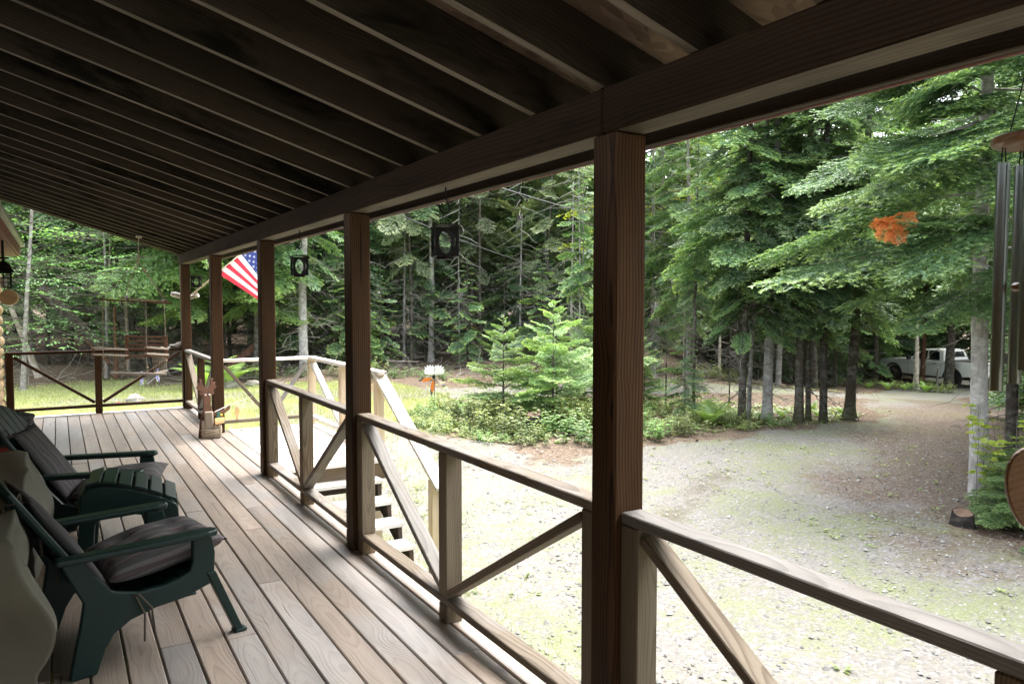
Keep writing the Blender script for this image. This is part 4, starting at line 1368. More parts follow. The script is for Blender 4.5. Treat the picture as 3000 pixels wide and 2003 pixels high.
M['leafgreen'] = foliage('green_undergrowth_leaves', (.09, .20, .065), (.24, .38, .13), .42)
BUSH = [bush_proto(61), bush_proto(62, 22, (.2, .42), .5), bush_proto(63, 30, (.3, .7), .4, .065, .05)]
for q_, (l_, s_) in enumerate(BUSH): l_.materials.append(M['leafbush' if q_ != 1 else 'leafgreen']); s_.materials.append(M['twigdark'])


def bush(x, y, k, sc, label, group=None, mat=None, protos=None):
    l_, s_ = (protos or BUSH)[k]
    root = empty('bramble_bush' if protos is None else 'leafy_shrub', (x, y, float(ground_z(x, y)) - .02), x * 7.3 + y * 3.1, label, 'bush', group)
    root.scale = (sc, sc, sc * (.85 + .3 * ((x * 13.7) % 1)))
    a = link('leaves', l_, None, root); a['kind'] = 'stuff'
    b_ = link('stems', s_, None, root); b_['kind'] = 'stuff'
    return root


# island outline (front edge faces the porch)
bx = random.Random(21)
isl = [(6.15, 14.3), (6.25, 13.0), (6.6, 11.9), (7.1, 11.3), (8.0, 10.95), (9.2, 10.7), (10.8, 10.55), (12.4, 10.3), (14.0, 10.1), (15.3, 10.5), (15.9, 11.6), (14.2, 13.6), (12.6, 15.0), (10.6, 16.2), (8.6, 16.8), (7.0, 16.4)]
def inside(x, y, poly):
    c = False
    for (x0, y0), (x1, y1) in zip(poly, poly[1:] + poly[:1]):
        if (y0 > y) != (y1 > y) and x < (x1 - x0) * (y - y0) / (y1 - y0) + x0: c = not c
    return c
nb = 0
pts_b = []
tries = 0
while nb < 92 and tries < 6000:
    tries += 1
    x, y = bx.uniform(6, 13.2), bx.uniform(10.2, 16)
    if not inside(x, y, isl): continue
    if x > 10.2 and bx.random() < .55: continue
    if math.hypot(x - 7.9, y - 11.5) < .55: continue
    if any(math.hypot(x - a, y - b) < .38 for a, b in pts_b): continue
    pts_b.append((x, y))
    sc = bx.uniform(.65, 1.35) * (1.0 if x < 9.6 else .62) * (.62 if x < 7.3 else 1.0)
    bush(x, y, nb % 3, sc, 'leafy bramble bush among the pale green undergrowth of the island', 'bramble bushes on the island')
    nb += 1
BIGL = [bush_proto(71, 5, (.55, .95), .16, .17, .13, 6)]
BIGL[0][0].materials.append(M['leafbush']); BIGL[0][1].materials.append(M['twigdark'])
bush(11.7, 11.4, 0, .85, 'big-leaved shrub left of the dark roadside trunks', None, None, BIGL)
bush(7.46, 11.55, 0, .45, 'bright broad-leaved plant growing in front of the island stump', None, None, BIGL)
bush(8.75, 12.6, 0, .7, 'big pale-leaved shrub below the tallest young fir', None, None, BIGL)
LIME = [bush_proto(81, 11, (.75, 1.25), .2, .12, .085, 10)]
LIME[0][0].materials.append(M['leaflime']); LIME[0][1].materials.append(M['twigdark'])
bush(9.85, 4.95, 0, 1.0, 'lime-leaved shrub in front of the big pale fir trunk at the right', None, None, LIME)
for i, (x, y) in enumerate([(36.8, 23.6), (37.2, 22.4), (37.6, 21.4), (36.5, 24.6), (37.0, 25.6), (38.4, 22.9), (16.8, 20.0), (18.4, 20.2), (19.6, 19.5), (20.4, 19.0), (15.0, 20.4), (13.2, 20.6), (12.0, 21.3), (10.4, 22.4), (8.9, 24.1), (7.9, 24.6), (6.7, 25.0), (5.6, 25.2), (4.6, 25.4), (9.8, 23.4)]):
    bush(x, y, i % 3, 1.1, 'low leafy bush at the edge of the woods', 'low bushes along the edge of the woods')

# ferns ----------------------------------------------------------------------
def fern_proto(seed, n=11, L=.8):
    r = NR(seed)
    T, tip = [], []
    for i in range(n):
        az = 6.28 * i / n + r.normal(0, .2)
        LL = L * r.uniform(.75, 1.1)
        el0 = r.uniform(.95, 1.35)
        p = np.zeros(3); N = 20
        for k in range(N):
            f = k / N
            el = el0 - 1.25 * f ** 1.6
            d = np.array([math.cos(az) * math.cos(el), math.sin(az) * math.cos(el), math.sin(el)])
            p2 = p + d * LL / N
            side = np.array([-math.sin(az), math.cos(az), 0])
            if f > .12:
                w = LL * .20 * math.sin(math.pi * min(1, (f - .08) / .95)) ** .7 + .012
                for s in (-1, 1):
                    e = p + side * s * w + d * w * .35 - np.array([0, 0, .1 * w])
                    T.append([p - d * .012, p2 - d * .010, e]); tip.append(.3 + .6 * f)
            T.append([p + side * .003, p - side * .003, p2]); tip.append(.2)
            p = p2
    me = tri_mesh(T, np.clip(np.array(tip), 0, 1), 'fronds')
    me.materials.append(M['fern'])
    return me
FERN = [fern_proto(5), fern_proto(6, 9, .65)]
def fern(x, y, k, sc, label, group=None):
    o = link('fern', FERN[k], None, None, (x, y, float(ground_z(x, y))), (0, 0, x * 5 + y))
    o.scale = (sc,) * 3
    tag(o, label, 'fern', group)
fern(3.65, 23.2, 0, 1.6, 'big bright fern clump behind the carved moose')
fern(4.3, 23.5, 0, 1.35, 'bright fern clump beside the rocks at the lawn edge')
fern(12.0, 11.7, 1, .9, 'pale fern beside the big-leaved shrub in the island')
fern(11.35, 11.2, 0, .8, 'pale fern at the front of the island right of the middle post')
for i, (x, y) in enumerate([(35.2, 24.9), (35.7, 24.2), (36.1, 23.4), (36.6, 22.8), (36.9, 21.9), (34.6, 25.6), (35.4, 25.7), (37.4, 23.0), (33.8, 25.9), (14.3, 10.9), (13.5, 11.2), (15.1, 10.9), (14.9, 11.5)]):
    fern(x, y, i % 2, .85 if x > 20 else .4, 'low fern under the roadside firs', 'low ferns under the firs')


# ================================================================== OBJECTS ON THE PORCH
# hanging lanterns -----------------------------------------------------------
def oval_panel(mb, w, h, ow, oh, M4, n=28, t=.004):
    """square metal panel with an oval opening, in the local XZ plane, thickness along Y"""
    out, inn = [], []
    for k in range(n):
        a = 2 * math.pi * k / n
        c, s = math.cos(a), math.sin(a)
        q = max(abs(c) / (w / 2), abs(s) / (h / 2))
        out.append((c / q, s / q)); inn.append((ow / 2 * c, oh / 2 * s))
    V = []
    for yy in (0, t):
        V += [M4 @ Vector((p[0], yy, p[1])) for p in out]
        V += [M4 @ Vector((p[0], yy, p[1])) for p in inn]
    F = []
    for k in range(n):
        j = (k + 1) % n
        F += [(k, j, n + j, n + k), (2 * n + j, 2 * n + k, 3 * n + k, 3 * n + j), (n + k, n + j, 3 * n + j, 3 * n + k), (j, k, 2 * n + k, 2 * n + j)]
    mb.add(V, F)


def lantern_proto():
    S, H = .138, .165
    root = empty('hanging_lantern')
    mb = MB()
    for k in range(4):
        R = Matrix.Rotation(k * math.pi / 2, 4, 'Z') @ Matrix.Translation((0, -S / 2, H / 2))
        oval_panel(mb, S, H, S * .72, H * .85, R)
    mb.box((0, 0, .002), (S, S, .004))
    mb.build('body', M['black_metal'], root, weld=True)
    g = MB()
    for k in range(4):
        R = Matrix.Rotation(k * math.pi / 2, 4, 'Z') @ Matrix.Translation((0, -S / 2 + .006, H / 2))
        n = 20
        V = [R @ Vector((S * .37 * math.cos(6.283 * i / n), 0, H * .43 * math.sin(6.283 * i / n))) for i in range(n)]
        g.add(V, [tuple(range(n))])
    g.build('glass_pane', M['glass'], root)
    rf = MB()
    prof = []
    for i in range(9):
        t = -1 + 2 * i / 8
        prof.append((t * (S / 2 + .016), .012 * (1 - abs(t) ** 3) - .012 * abs(t) ** 6))
    prof += [(p[0], p[1] + .005) for p in prof[::-1]]
    rf.prism(prof, (0, S + .05, 0), (0, -(S + .05) / 2, H + .004), (1, 0, 0), (0, 0, 1))
    rf.build('lid', M['black_metal'], root, weld=True)
    bs = MB(); bs.lathe([(.05, -.016), (.052, -.002), (.052, 0)], seg=20); bs.build('base_ring', M['black_metal'], root)
    hb = MB()
    hb.tube([(-.026, 0, H + .016), (-.026, 0, H + .045), (-.012, 0, H + .058), (-.008, 0, H + .085), (0, 0, H + .092), (.008, 0, H + .085), (.012, 0, H + .058), (.026, 0, H + .045), (.026, 0, H + .016)], .0022, 6)
    hb.sphere((.026, 0, H + .02), .008); hb.sphere((-.026, 0, H + .02), .008)
    hb.build('handle', M['black_metal'], root)
    hk = MB()
    z0 = H + .0875
    pts = [(-.035 + 0, 0, z0 + .05)]
    for i in range(13):
        a = math.pi * (1.05 + .95 * i / 12)
        pts.append((.028 * math.cos(a) - .0, 0, z0 + .026 + .026 * math.sin(a)))
    pts += [(.022, 0, z0 + .055), (.008, 0, z0 + .085), (.006, 0, z0 + .105)]
    hk.tube(pts, .0042, 6)
    hk.build('hook', M['black_metal'], root)
    return root


lan0 = lantern_proto()
LN = [(1.66, 3.443, -14, 'nearest black metal lantern with oval windows, hooked under the beam left of the middle post'),
      (1.66, 6.095, -4, 'second black oval-windowed lantern, in front of the big pale trunk'),
      (1.66, 11.33, -21, 'farthest and smallest black oval-windowed lantern, between the last two posts')]
for i, (x, y, a, lab) in enumerate(LN):
    o = lan0 if i == 0 else copy_tree(lan0)
    o.location = (x, y, 1.824 if i == 0 else 1.812)
    o.scale = (.85, .85, .85)
    o.rotation_euler = (0, 0, rad(a))
    tag(o, lab, 'lantern', 'black lanterns hung along the beam')
    hkz = (BEAM_B - o.location.z) / .85 - .3575
    for ch in o.children:
        if ch.name.startswith('hook'):
            mb = MB(); mb.tube([(.006, 0, .3565), (.006, 0, .3575 + hkz)], .0042, 6)
            mb.build('hook_shank', M['black_metal'], ch)

# wall lantern
wl_ = empty('wall_lantern', (-.462, 9.3, 1.745), 0, 'black carriage lantern hanging at the log wall under the pink eave', 'lantern')
mb = MB()
for sx in (-1, 1):
    for sy in (-1, 1):
        mb.box((sx * .062, sy * .062, .075), (.010, .010, .15))
for z in (.004, .052, .100, .147):
    for s in (-1, 1):
        mb.box((0, s * .062, z), (.134, .008, .007)); mb.box((s * .062, 0, z), (.008, .134, .007))
for s in (-1, 1):
    mb.box((0, s * .062, .075), (.006, .007, .15)); mb.box((s * .062, 0, .075), (.007, .006, .15))
mb.box((0, 0, .002), (.14, .14, .008))
mb.build('cage', M['black_metal'], wl_)
mb = MB(); mb.lathe([(.105, .152), (.10, .158), (.075, .19), (.06, .235), (.03, .262), (.012, .27)], seg=4 * 4); mb.build('hood', M['black_metal'], wl_)
mb = MB(); mb.tube([(0, 0, .268), (0, 0, .48)], .012, 8); mb.box((0.01, 0, .30), (.085, .02, .018)); mb.build('hanger', M['black_metal'], wl_)
mb = MB(); mb.lathe([(.028, .01), (.028, .09), (.02, .095)], seg=12); mb.build('candle', M['white'], wl_)

# wind chime -------------------------------------------------------------------
ch = empty('wind_chime', (1.66, .79, 1.30), 0, 'large wind chime with wooden disc and long metal tubes at the right edge', 'wind chime')
M['chimewood'] = wood('varnished_chime_wood', (.20, .095, .035), (.11, .05, .018), .012, .5, .35, var=.05, knots=0)
M['chimemetal'] = plain('brushed_chime_tube', (.24, .26, .24), .28, metal=1.0, var=.1)
cz = 1.912
def cw(mb, name, mat, smooth=True): return world_child(mb.build(name, mat, smooth=smooth), ch)
CX, CY = 1.668, .780
mb = MB(); mb.lathe([(.070, -.004), (.077, 0), (.079, .007), (.077, .014), (.070, .018)], (CX, CY, cz), 36); cw(mb, 'top_disc', M['chimewood'])
for k in range(5):
    a = rad(196 + 72 * k)
    tx, ty = CX + .055 * math.cos(a), CY + .055 * math.sin(a)
    zb = 1.468 - .012 * k
    mb = MB()
    n = 16
    V, F = [], []
    for (r_, z) in ((.0125, zb), (.0125, cz - .035), (.0105, cz - .035), (.0105, zb)):
        for i in range(n):
            V.append((tx + r_ * math.cos(6.283 * i / n), ty + r_ * math.sin(6.283 * i / n), z))
    for r0 in range(4):
        r1 = (r0 + 1) % 4
        for i in range(n):
            j = (i + 1) % n
            F.append((r0 * n + i, r0 * n + j, r1 * n + j, r1 * n + i))
    mb.add(V, F)
    cw(mb, 'tube', M['chimemetal'])
    mb = MB(); mb.tube([(tx - .011, ty, cz - .055), (tx - .004, ty, cz + .002)], .0014, 5); mb.tube([(tx + .011, ty, cz - .055), (tx + .004, ty, cz + .002)], .0014, 5)
    cw(mb, 'cord', M['black'])
mb = MB()
for k in range(3):
    a = rad(100 + 120 * k)
    mb.tube([(CX + .05 * math.cos(a), CY + .05 * math.sin(a), cz + .016), (CX, CY, BEAM_B)], .0014, 5)
cw(mb, 'cord', M['black'])
mb = MB(); mb.lathe([(.030, -.009), (.036, -.004), (.036, .004), (.030, .009)], (CX, CY, 1.63), 24); cw(mb, 'clapper', M['chimewood'])
mb = MB(); mb.tube([(CX, CY, cz), (CX, CY, 1.63), (CX, CY, 1.32)], .0013, 5); cw(mb, 'cord', M['black'])
mb = MB()
pl = [(.052 * math.sin(t) * (1 - .22 * math.cos(t)), -.085 * math.cos(t)) for t in np.linspace(0, 2 * math.pi, 33)[:-1]]
_dx, _dy = math.cos(rad(-31)), math.sin(rad(-31))
mb.prism(pl, (-_dy * .012, _dx * .012, 0), (CX + .008, CY - .012, 1.226), (_dx, _dy, 0), (0, 0, 1))
world_child(mb.build('wind_sail', M['chimewood'], bevel=.003), ch)

# carved moose and posts ----------------------------------------------------------
M['moosewood'] = plain('red_brown_painted_board', (.135, .058, .032), .7, var=.25, scale=25)
M['pinewood'] = wood('grey_bundled_posts', (.36, .30, .23), (.22, .16, .11), .009, .5, .8, var=.1, knots=.2)
mo = empty('moose_figure', (1.50, 9.52, 0), 0, 'cut-out wooden moose with fishing rod standing behind a bundle of short posts', 'figure')
_f = Vector((math.sin(rad(12)), -math.cos(rad(12)), 0))         # facing the camera
_r = Vector((math.cos(rad(12)), math.sin(rad(12)), 0))
def at(r_, f_, z): return Vector((1.505, 9.60, 0)) + _r * r_ + _f * f_ + Vector((0, 0, z))
def slab(name, poly, f0, t, mat, parent, bevel=.004):
    mb = MB(); mb.prism(poly, tuple(_f * t), tuple(at(0, f0, 0)), tuple(_r), (0, 0, 1))
    return world_child(mb.build(name, mat, bevel=bevel), parent)
body = [(-.155, .0), (-.13, .18), (-.085, .30), (-.065, .39), (-.075, .46), (-.075, .505), (-.12, .50), (-.135, .53), (-.105, .545), (-.15, .565), (-.175, .60), (-.15, .615), (-.155, .655), (-.12, .645), (-.125, .70), (-.085, .69), (-.080, .635), (-.045, .59), (.015, .59), (.045, .63), (.045, .69), (.09, .70), (.085, .645), (.125, .65), (.115, .61), (.14, .60), (.115, .57), (.08, .55), (.105, .535), (.09, .50), (.045, .505), (.05, .46), (.045, .40), (.065, .32), (.085, .22), (.10, .0)]
slab('body', [(p[0] * .76 - .005, p[1]) for p in body], 0, .02, M['moosewood'], mo)
slab('arm', [(-.045, .255), (-.055, .285), (-.03, .31), (.03, .30), (.09, .285), (.19, .315), (.235, .365), (.255, .36), (.25, .31), (.20, .275), (.10, .245), (.02, .245)], .026, .016, M['moosewood'], mo)
for rx_ in (-.036, .010):
    mb = MB(); mb.sphere(tuple(at(rx_, .024, .505)), .011, 10, 6); world_child(mb.build('eye', M['white'], smooth=True), mo)
mb = MB(); mb.tube([at(.06, .05, .298), at(.22, .05, .358)], .0055, 6); mb.tube([at(.22, .05, .358), at(.50, .10, .45)], [.004, .0012], 5); world_child(mb.build('fishing_rod', M['white']), mo)
pb = empty('post_bundle', (1.47, 9.50, 0), 0, 'bundle of short weathered posts tied with rope in front of the moose', 'post bundle')
for (r_, f_, h, rr_) in ((-.075, .085, .215, .034), (-.03, .10, .315, .048), (.055, .13, .155, .048)):
    o = bar('short_post', at(r_, f_, 0.001), at(r_, f_, h), rr_ * 2, rr_ * 2, M['pinewood'], pb, up=tuple(_r + _f * .5), bevel=.02, segs=2)
mb = MB()
for z, dz in ((.105, .0), (.092, .01), (.083, -.004), (.062, .012)):
    pts = []
    for k in range(21):
        a = 2 * math.pi * k / 20
        pts.append(at(-.005 + .118 * math.cos(a), .108 + .082 * math.sin(a), z + dz * math.cos(a)))
    mb.tube(pts, .006, 6)
world_child(mb.build('rope', M['rope'], smooth=True), pb)
duck = empty('duck_figure', tuple(at(.06, .15, .30)), 0, 'small wooden duck head with green crown and yellow bill by the moose', 'figure')
M['duckgreen'] = plain('duck_green_paint', (.03, .11, .075), .5)
M['yellow'] = plain('yellow_bill_paint', (.72, .48, .03), .5)
M['duckbrown'] = plain('duck_brown_paint', (.16, .085, .05), .7)
slab('body', [(-.015, .155), (.005, .21), (.025, .245), (.065, .245), (.085, .20), (.09, .155)], .165, .018, M['duckbrown'], duck)
slab('head', [(.022, .235), (.03, .275), (.03, .30), (.05, .318), (.072, .305), (.076, .275), (.068, .24)], .167, .022, M['duckgreen'], duck)
slab('bill', [(.072, .262), (.072, .285), (.088, .288), (.108, .275), (.10, .262)], .168, .02, M['yellow'], duck)
sg = empty('pine_sign', tuple(at(.07, .2, .22)), 0, 'small rounded pine sign with faint red script on the post bundle', 'sign')
M['pinesign'] = wood('bright_pine_sign', (.72, .50, .24), (.58, .37, .15), .01, .3, .6, var=.02, knots=0)
slab('board', [(.005, .175), (.012, .168), (.108, .176), (.116, .183), (.116, .238), (.108, .245), (.008, .242), (.0, .235)], .186, .012, M['pinesign'], sg)
slab('peg', [(.052, .150), (.060, .150), (.060, .170), (.052, .170)], .187, .008, M['pinesign'], sg)
M['redink'] = plain('faint_red_ink', (.45, .12, .06), .8)
mb = MB()
sx = .02
scr = [[(.018, .196), (.026, .197), (.022, .2), (.0215, .183)], [(.03, .190), (.032, .184), (.036, .191), (.04, .185), (.044, .190), (.048, .184), (.05, .191), (.05, .178)],
       [(.056, .191), (.056, .184), (.061, .19), (.066, .185), (.070, .190), (.074, .185), (.079, .19), (.083, .184), (.088, .192), (.094, .186)]]
for s_ in scr: mb.tube([at(p[0], .1985, p[1]) for p in s_], .0011, 4)
world_child(mb.build('script', M['redink']), sg)
fi = empty('fish_cutout', (1.89, 9.94, .128), 0, 'small yellow pine fish cut-out standing on the bottom rail of the landing', 'figure')
mb = MB(); mb.prism([(-.012, .0005), (.03, .0005), (.024, .03), (.035, .06), (.036, .12), (.022, .17), (.010, .175), (-.004, .165), (-.018, .12), (-.022, .08), (-.010, .05), (-.004, .03)], (0, .014, 0), (1.89, 9.935, .128))
world_child(mb.build('fish_body', M['pinesign'], bevel=.003), fi)

# flag ---------------------------------------------------------------------------
M['flagred'] = plain('flag_red_cloth', (.55, .035, .06), .8, var=.08)
M['flagwhite'] = plain('flag_white_cloth', (.80, .80, .80), .8, var=.04)
M['flagblue'] = plain('flag_blue_cloth', (.035, .05, .19), .8, var=.08)
for k_ in ('flagred', 'flagwhite', 'flagblue'):
    nt_ = M[k_].node_tree
    bs_ = [n for n in nt_.nodes if n.type == 'BSDF_PRINCIPLED'][0]
    tr_ = nt_.nodes.new('ShaderNodeBsdfTranslucent')
    lk_ = [l for l in nt_.links if l.to_node == bs_ and l.to_socket.name == 'Base Color'][0]
    nt_.links.new(lk_.from_socket, tr_.inputs['Color'])
    mx_ = nt_.nodes.new('ShaderNodeMixShader'); mx_.inputs[0].default_value = .45
    ou_ = [n for n in nt_.nodes if n.type == 'OUTPUT_MATERIAL'][0]
    nt_.links.new(bs_.outputs[0], mx_.inputs[1]); nt_.links.new(tr_.outputs[0], mx_.inputs[2]); nt_.links.new(mx_.outputs[0], ou_.inputs['Surface'])
fl = empty('flag', (1.75, 12.38, 1.70), 0, 'stars and stripes flag on a wooden pole slanting out between the porch posts', 'flag')
pd = Vector((.755, -.03, .655)).normalized()
h0 = Vector((2.115, 12.36, 2.035))
mb = MB(); mb.tube([Vector((1.74, 12.375, 1.71)), h0 + pd * 1.06], .013, 8); mb.sphere(tuple(h0 + pd * 1.07), .024); world_child(mb.build('pole', M['newrail'], smooth=True), fl)
HO, FLY, NU, NV = 1.0, 1.55, 40, 26
def fpt(u, v):
    """u along the fly 0..1, v up the hoist 0..1"""
    s = u * FLY
    x = z = 0.0
    n = 24
    for i in range(n):
        q = s * (i + .5) / n
        k = min(1, max(0, (q - .69 + .45 * v) / .06))
        aa = rad(-(34 + 44 * v ** 1.2) * (1 - k) - 80 * k)
        x += math.cos(aa) * s / n * (1 - .97 * k); z += math.sin(aa) * s / n
    rip = .05 * math.sin(u * 9 + v * 3.0) * u ** .6
    return h0 + pd * (v * HO * (1 - .12 * u)) + Vector((x, -.03 * s + rip * .9, z + rip * .3)) + Vector((0, -.014, 0))
V, F, MI = [], [], []
for j in range(NV + 1):
    for i in range(NU + 1): V.append(fpt(i / NU, j / NV))
for j in range(NV):
    for i in range(NU):
        F.append((j * (NU + 1) + i, j * (NU + 1) + i + 1, (j + 1) * (NU + 1) + i + 1, (j + 1) * (NU + 1) + i))
        stripe = j // 2
        MI.append(2 if (stripe >= 6 and i < NU * .40) else (0 if stripe % 2 == 0 else 1))
o = link('cloth', mesh_from(V, F, 'cloth', True, MI), [M['flagred'], M['flagwhite'], M['flagblue']]); world_child(o, fl)
mb = MB()
for row in range(9):
    nst = 6 if row % 2 == 0 else 5
    for c_ in range(nst):
        uu = .40 * ((c_ + .5 + (.5 if row % 2 else 0)) / 6)
        vv = 6 / 13 + 7 / 13 * (row + .7) / 9.4
        c0 = fpt(uu, vv)
        eu = (fpt(uu + .01, vv) - c0).normalized(); ev = (fpt(uu, vv + .01) - c0).normalized()
        nn = eu.cross(ev).normalized()
        for sgn in (-1, 1):
            P = [c0 + nn * .003 * sgn]
            for k in range(10):
                a = math.pi / 2 + math.pi * k / 5
                rr_ = .026 if k % 2 == 0 else .0105
                P.append(c0 + nn * .003 * sgn + eu * (rr_ * math.cos(a)) + ev * (rr_ * math.sin(a)))
            mb.add(P, [(0, k, k % 10 + 1) for k in range(1, 11)])
world_child(mb.build('stars', M['flagwhite']), fl)
mb = MB(); mb.box(tuple(h0 + Vector((-.01, -.02, -.06))), (.05, .01, .05)); world_child(mb.build('cloth_tag', M['flagwhite']), fl)
br_ = empty('flag_bracket', (1.65, 12.53, 1.69), 0, 'pale bleached timber arm fixed across the last porch post, holding the flag pole', 'bracket')
mb = MB(); mb.tube([(1.475, 12.535, 1.72), (1.53, 12.535, 1.71), (1.66, 12.54, 1.675), (1.76, 12.50, 1.675), (1.85, 12.44, 1.70)], [.034, .045, .04, .035, .028], 7); world_child(mb.build('arm', M['paledrift']), br_)
mb = MB()
for k in range(3): mb.tube([(1.77 + .012 * k, 12.46, 1.66), (1.79 + .012 * k, 12.33, 1.69), (1.80 + .012 * k, 12.38, 1.75), (1.78 + .012 * k, 12.47, 1.72)], .006, 5)
world_child(mb.build('lashing', M['rope']), br_)

# bleached antlers on the end rail
an = empty('driftwood_pile', (1.48, 12.47, .913), 0, 'small pile of bleached knotty driftwood on the corner of the end railing', 'driftwood')
ar = random.Random(4)
for k in range(5):
    mb = MB()
    p = Vector((1.44 + .03 * k, 12.47 + ar.uniform(-.02, .02), .925 + .012 * (k % 3)))
    pts = [p]
    d = Vector((ar.uniform(-1, 1), ar.uniform(-.3, .3), ar.uniform(-.1, .5)))
    for q in range(3): pts.append(pts[-1] + d.normalized() * .045 + Vector((0, 0, ar.uniform(-.01, .015))))
    mb.tube(pts, [.014, .018, .015, .008], 6)
    world_child(mb.build('stick', M['paledrift'], smooth=True), an)

# hanging swing ------------------------------------------------------------------
M['swingwood'] = wood('dark_swing_wood', (.17, .085, .05), (.08, .04, .025), .012, .5, .6, var=.1, knots=.3)
M['swingpale'] = wood('weathered_swing_wood', (.38, .32, .26), (.25, .19, .14), .012, .5, .7, var=.1, knots=.3)
sw = empty('hanging_swing', (.95, 11.6, .6), 0, 'wooden porch swing chair hung by ropes from a rafter beside the end railing', 'swing')
top = Vector((.985, 11.66, zr(.985)))
knot = Vector((.965, 11.66, 2.16))
mb = MB(); mb.tube([top, knot], .006, 6); mb.tube([knot + Vector((0, 0, .11)), knot + Vector((.012, 0, .05)), knot], .013, 6)
Aj, Bj = [Vector((.49, 11.36, 1.633)), Vector((1.315, 11.36, 1.582))], [Vector((.80, 11.98, 1.66)), Vector((1.335, 11.98, 1.60))]
for p in Aj + Bj: mb.tube([knot, p], .005, 5)
world_child(mb.build('top_ropes', M['rope']), sw)
mb = MB(); mb.box((.985, 11.66, zr(.985) - .012), (.07, .16, .02)); world_child(mb.build('ceiling_block', M['swingpale']), sw)
bar('spreader', Aj[0] - Vector((.03, 0, 0)), Aj[1] + Vector((.03, 0, 0)), .04, .022, M['swingwood'], sw)
bar('spreader', Bj[0] - Vector((.05, 0, 0)), Bj[1] + Vector((.03, 0, 0)), .05, .026, M['swingpale'], sw)
bar('spreader', (.80, 11.36, 1.64), (.83, 11.98, 1.69), .04, .02, M['swingwood'], sw)
bar('spreader', (1.27, 11.36, 1.612), (1.30, 11.98, 1.632), .04, .02, M['swingwood'], sw)
# chair back (behind), arms to the front, foot plank
bl, brt = Vector((.80, 11.95, 0)), Vector((1.34, 11.95, 0))
for z, w_ in ((1.115, .03), (1.055, .028), (1.0, .028), (.945, .03)):
    bar('back_slat', bl + Vector((0, 0, z)), brt + Vector((0, 0, z - .02)), .025, w_, M['swingwood'], sw)
for p in (bl + Vector((.02, -.02, 0)), brt + Vector((-.02, -.02, -.02))):
    bar('back_upright', p + Vector((0, 0, .80)), p + Vector((0, 0, 1.14)), .035, .05, M['swingwood'], sw, up=(1, 0, 0))
bar('seat_bar', bl + Vector((0, -.03, .845)), brt + Vector((0, -.03, .83)), .03, .03, M['swingwood'], sw)
fl_, fr_ = Vector((.39, 11.35, 0)), Vector((1.02, 11.35, 0))
for z in (.985, .90):
    bar('arm_bar', fl_ + Vector((-.02, -.03, z + .02)), bl + Vector((.02, -.05, z - .045)), .04, .026, M['swingpale'], sw)
    bar('arm_bar', fr_ + Vector((-.02, -.03, z + .01)), brt + Vector((0, -.05, z - .055)), .04, .026, M['swingpale'], sw)
for p in (fl_, fr_):
    bar('arm_post', p + Vector((0, 0, .87)), p + Vector((0, 0, 1.01)), .03, .03, M['swingwood'], sw, up=(1, 0, 0))
foot = bar('foot_plank', (.585, 11.42, .655), (1.26, 11.42, .612), .13, .028, M['swingpale'], sw)
bar('foot_rail', (1.10, 11.38, .625), (1.30, 11.75, .63), .04, .03, M['swingpale'], sw)
mb = MB(); bd = MB()
for k in range(9):
    t = k / 8
    a = fl_ + (bl - fl_) * (.18 + .7 * t) + Vector((0, -.04, .93 - .055 * t)); b_ = Vector((.60 + .20 * t, 11.43 + .05 * t, .67))
    mb.tube([a, b_], .0028, 4); bd.sphere(tuple(a + Vector((0, 0, .07))), .011, 6, 4)
    a = fr_ + (brt - fr_) * (.18 + .75 * t) + Vector((0, -.04, .92 - .06 * t)); b_ = Vector((1.11 + .18 * t, 11.40 + .33 * t, .645))
    mb.tube([a, b_], .0028, 4); bd.sphere(tuple(a + Vector((0, 0, .07))), .011, 6, 4)
world_child(mb.build('side_strings', M['rope']), sw)
world_child(bd.build('beads', M['paledrift'], smooth=True), sw)
mb = MB()
for p, z1 in ((Aj[0] + Vector((.02, 0, 0)), .60), (Aj[1] - Vector((.29, 0, .0)), .56)):
    mb.tube([p, Vector((p.x - .01, p.y, 1.0)), Vector((p.x - .005, p.y, z1))], .005, 5); mb.sphere((p.x - .005, p.y, .72), .02, 6, 4)
for p, z1 in ((Bj[0] + Vector((.01, 0, 0)), .68), (Bj[1] - Vector((.02, 0, 0)), .66)):
    mb.tube([p, Vector((p.x + .01, p.y, 1.1)), Vector((p.x + .01, p.y, z1))], .005, 5); mb.sphere((p.x + .01, p.y, .76), .02, 6, 4)
world_child(mb.build('hanging_ropes', M['rope']), sw)['kind'] = 'stuff'

# green plastic armchairs ----------------------------------------------------------
M['cushion'] = None
def cushion_mat():
    m = NT('striped_grey_cushion')
    co = m.coords()
    y = m.sep(co)[1]
    f = m.math('FRACT', m.math('MULTIPLY', m.math('ADD', y, 5.0), 7.0))
    c = m.ramp(f, [(0, (.085, .088, .085)), (.16, (.085, .088, .085)), (.18, (.15, .115, .11)), (.30, (.12, .095, .10)), (.32, (.20, .185, .19)), (.38, (.20, .185, .19)), (.40, (.095, .10, .10)), (.62, (.10, .095, .10)), (.64, (.115, .085, .08)), (.70, (.115, .085, .08)), (.72, (.17, .16, .165)), (.80, (.10, .10, .105)), (1, (.085, .088, .085))])
    n = m.noise(m.vmath('MULTIPLY', co, (300, 300, 300)), 1.0, 2, .5)
    v = m.mapr(n, .3, .7, .8, 1.15)
    c = m.mix(1.0, c, m.comb(v, v, v), 'MULTIPLY')
    return m.bsdf(c, .95, 0, .1, bump=n, bstr=.25, bdist=.002)
M['cushion'] = cushion_mat()
M['strap'] = plain('brown_tie_strap', (.10, .08, .062), .9)


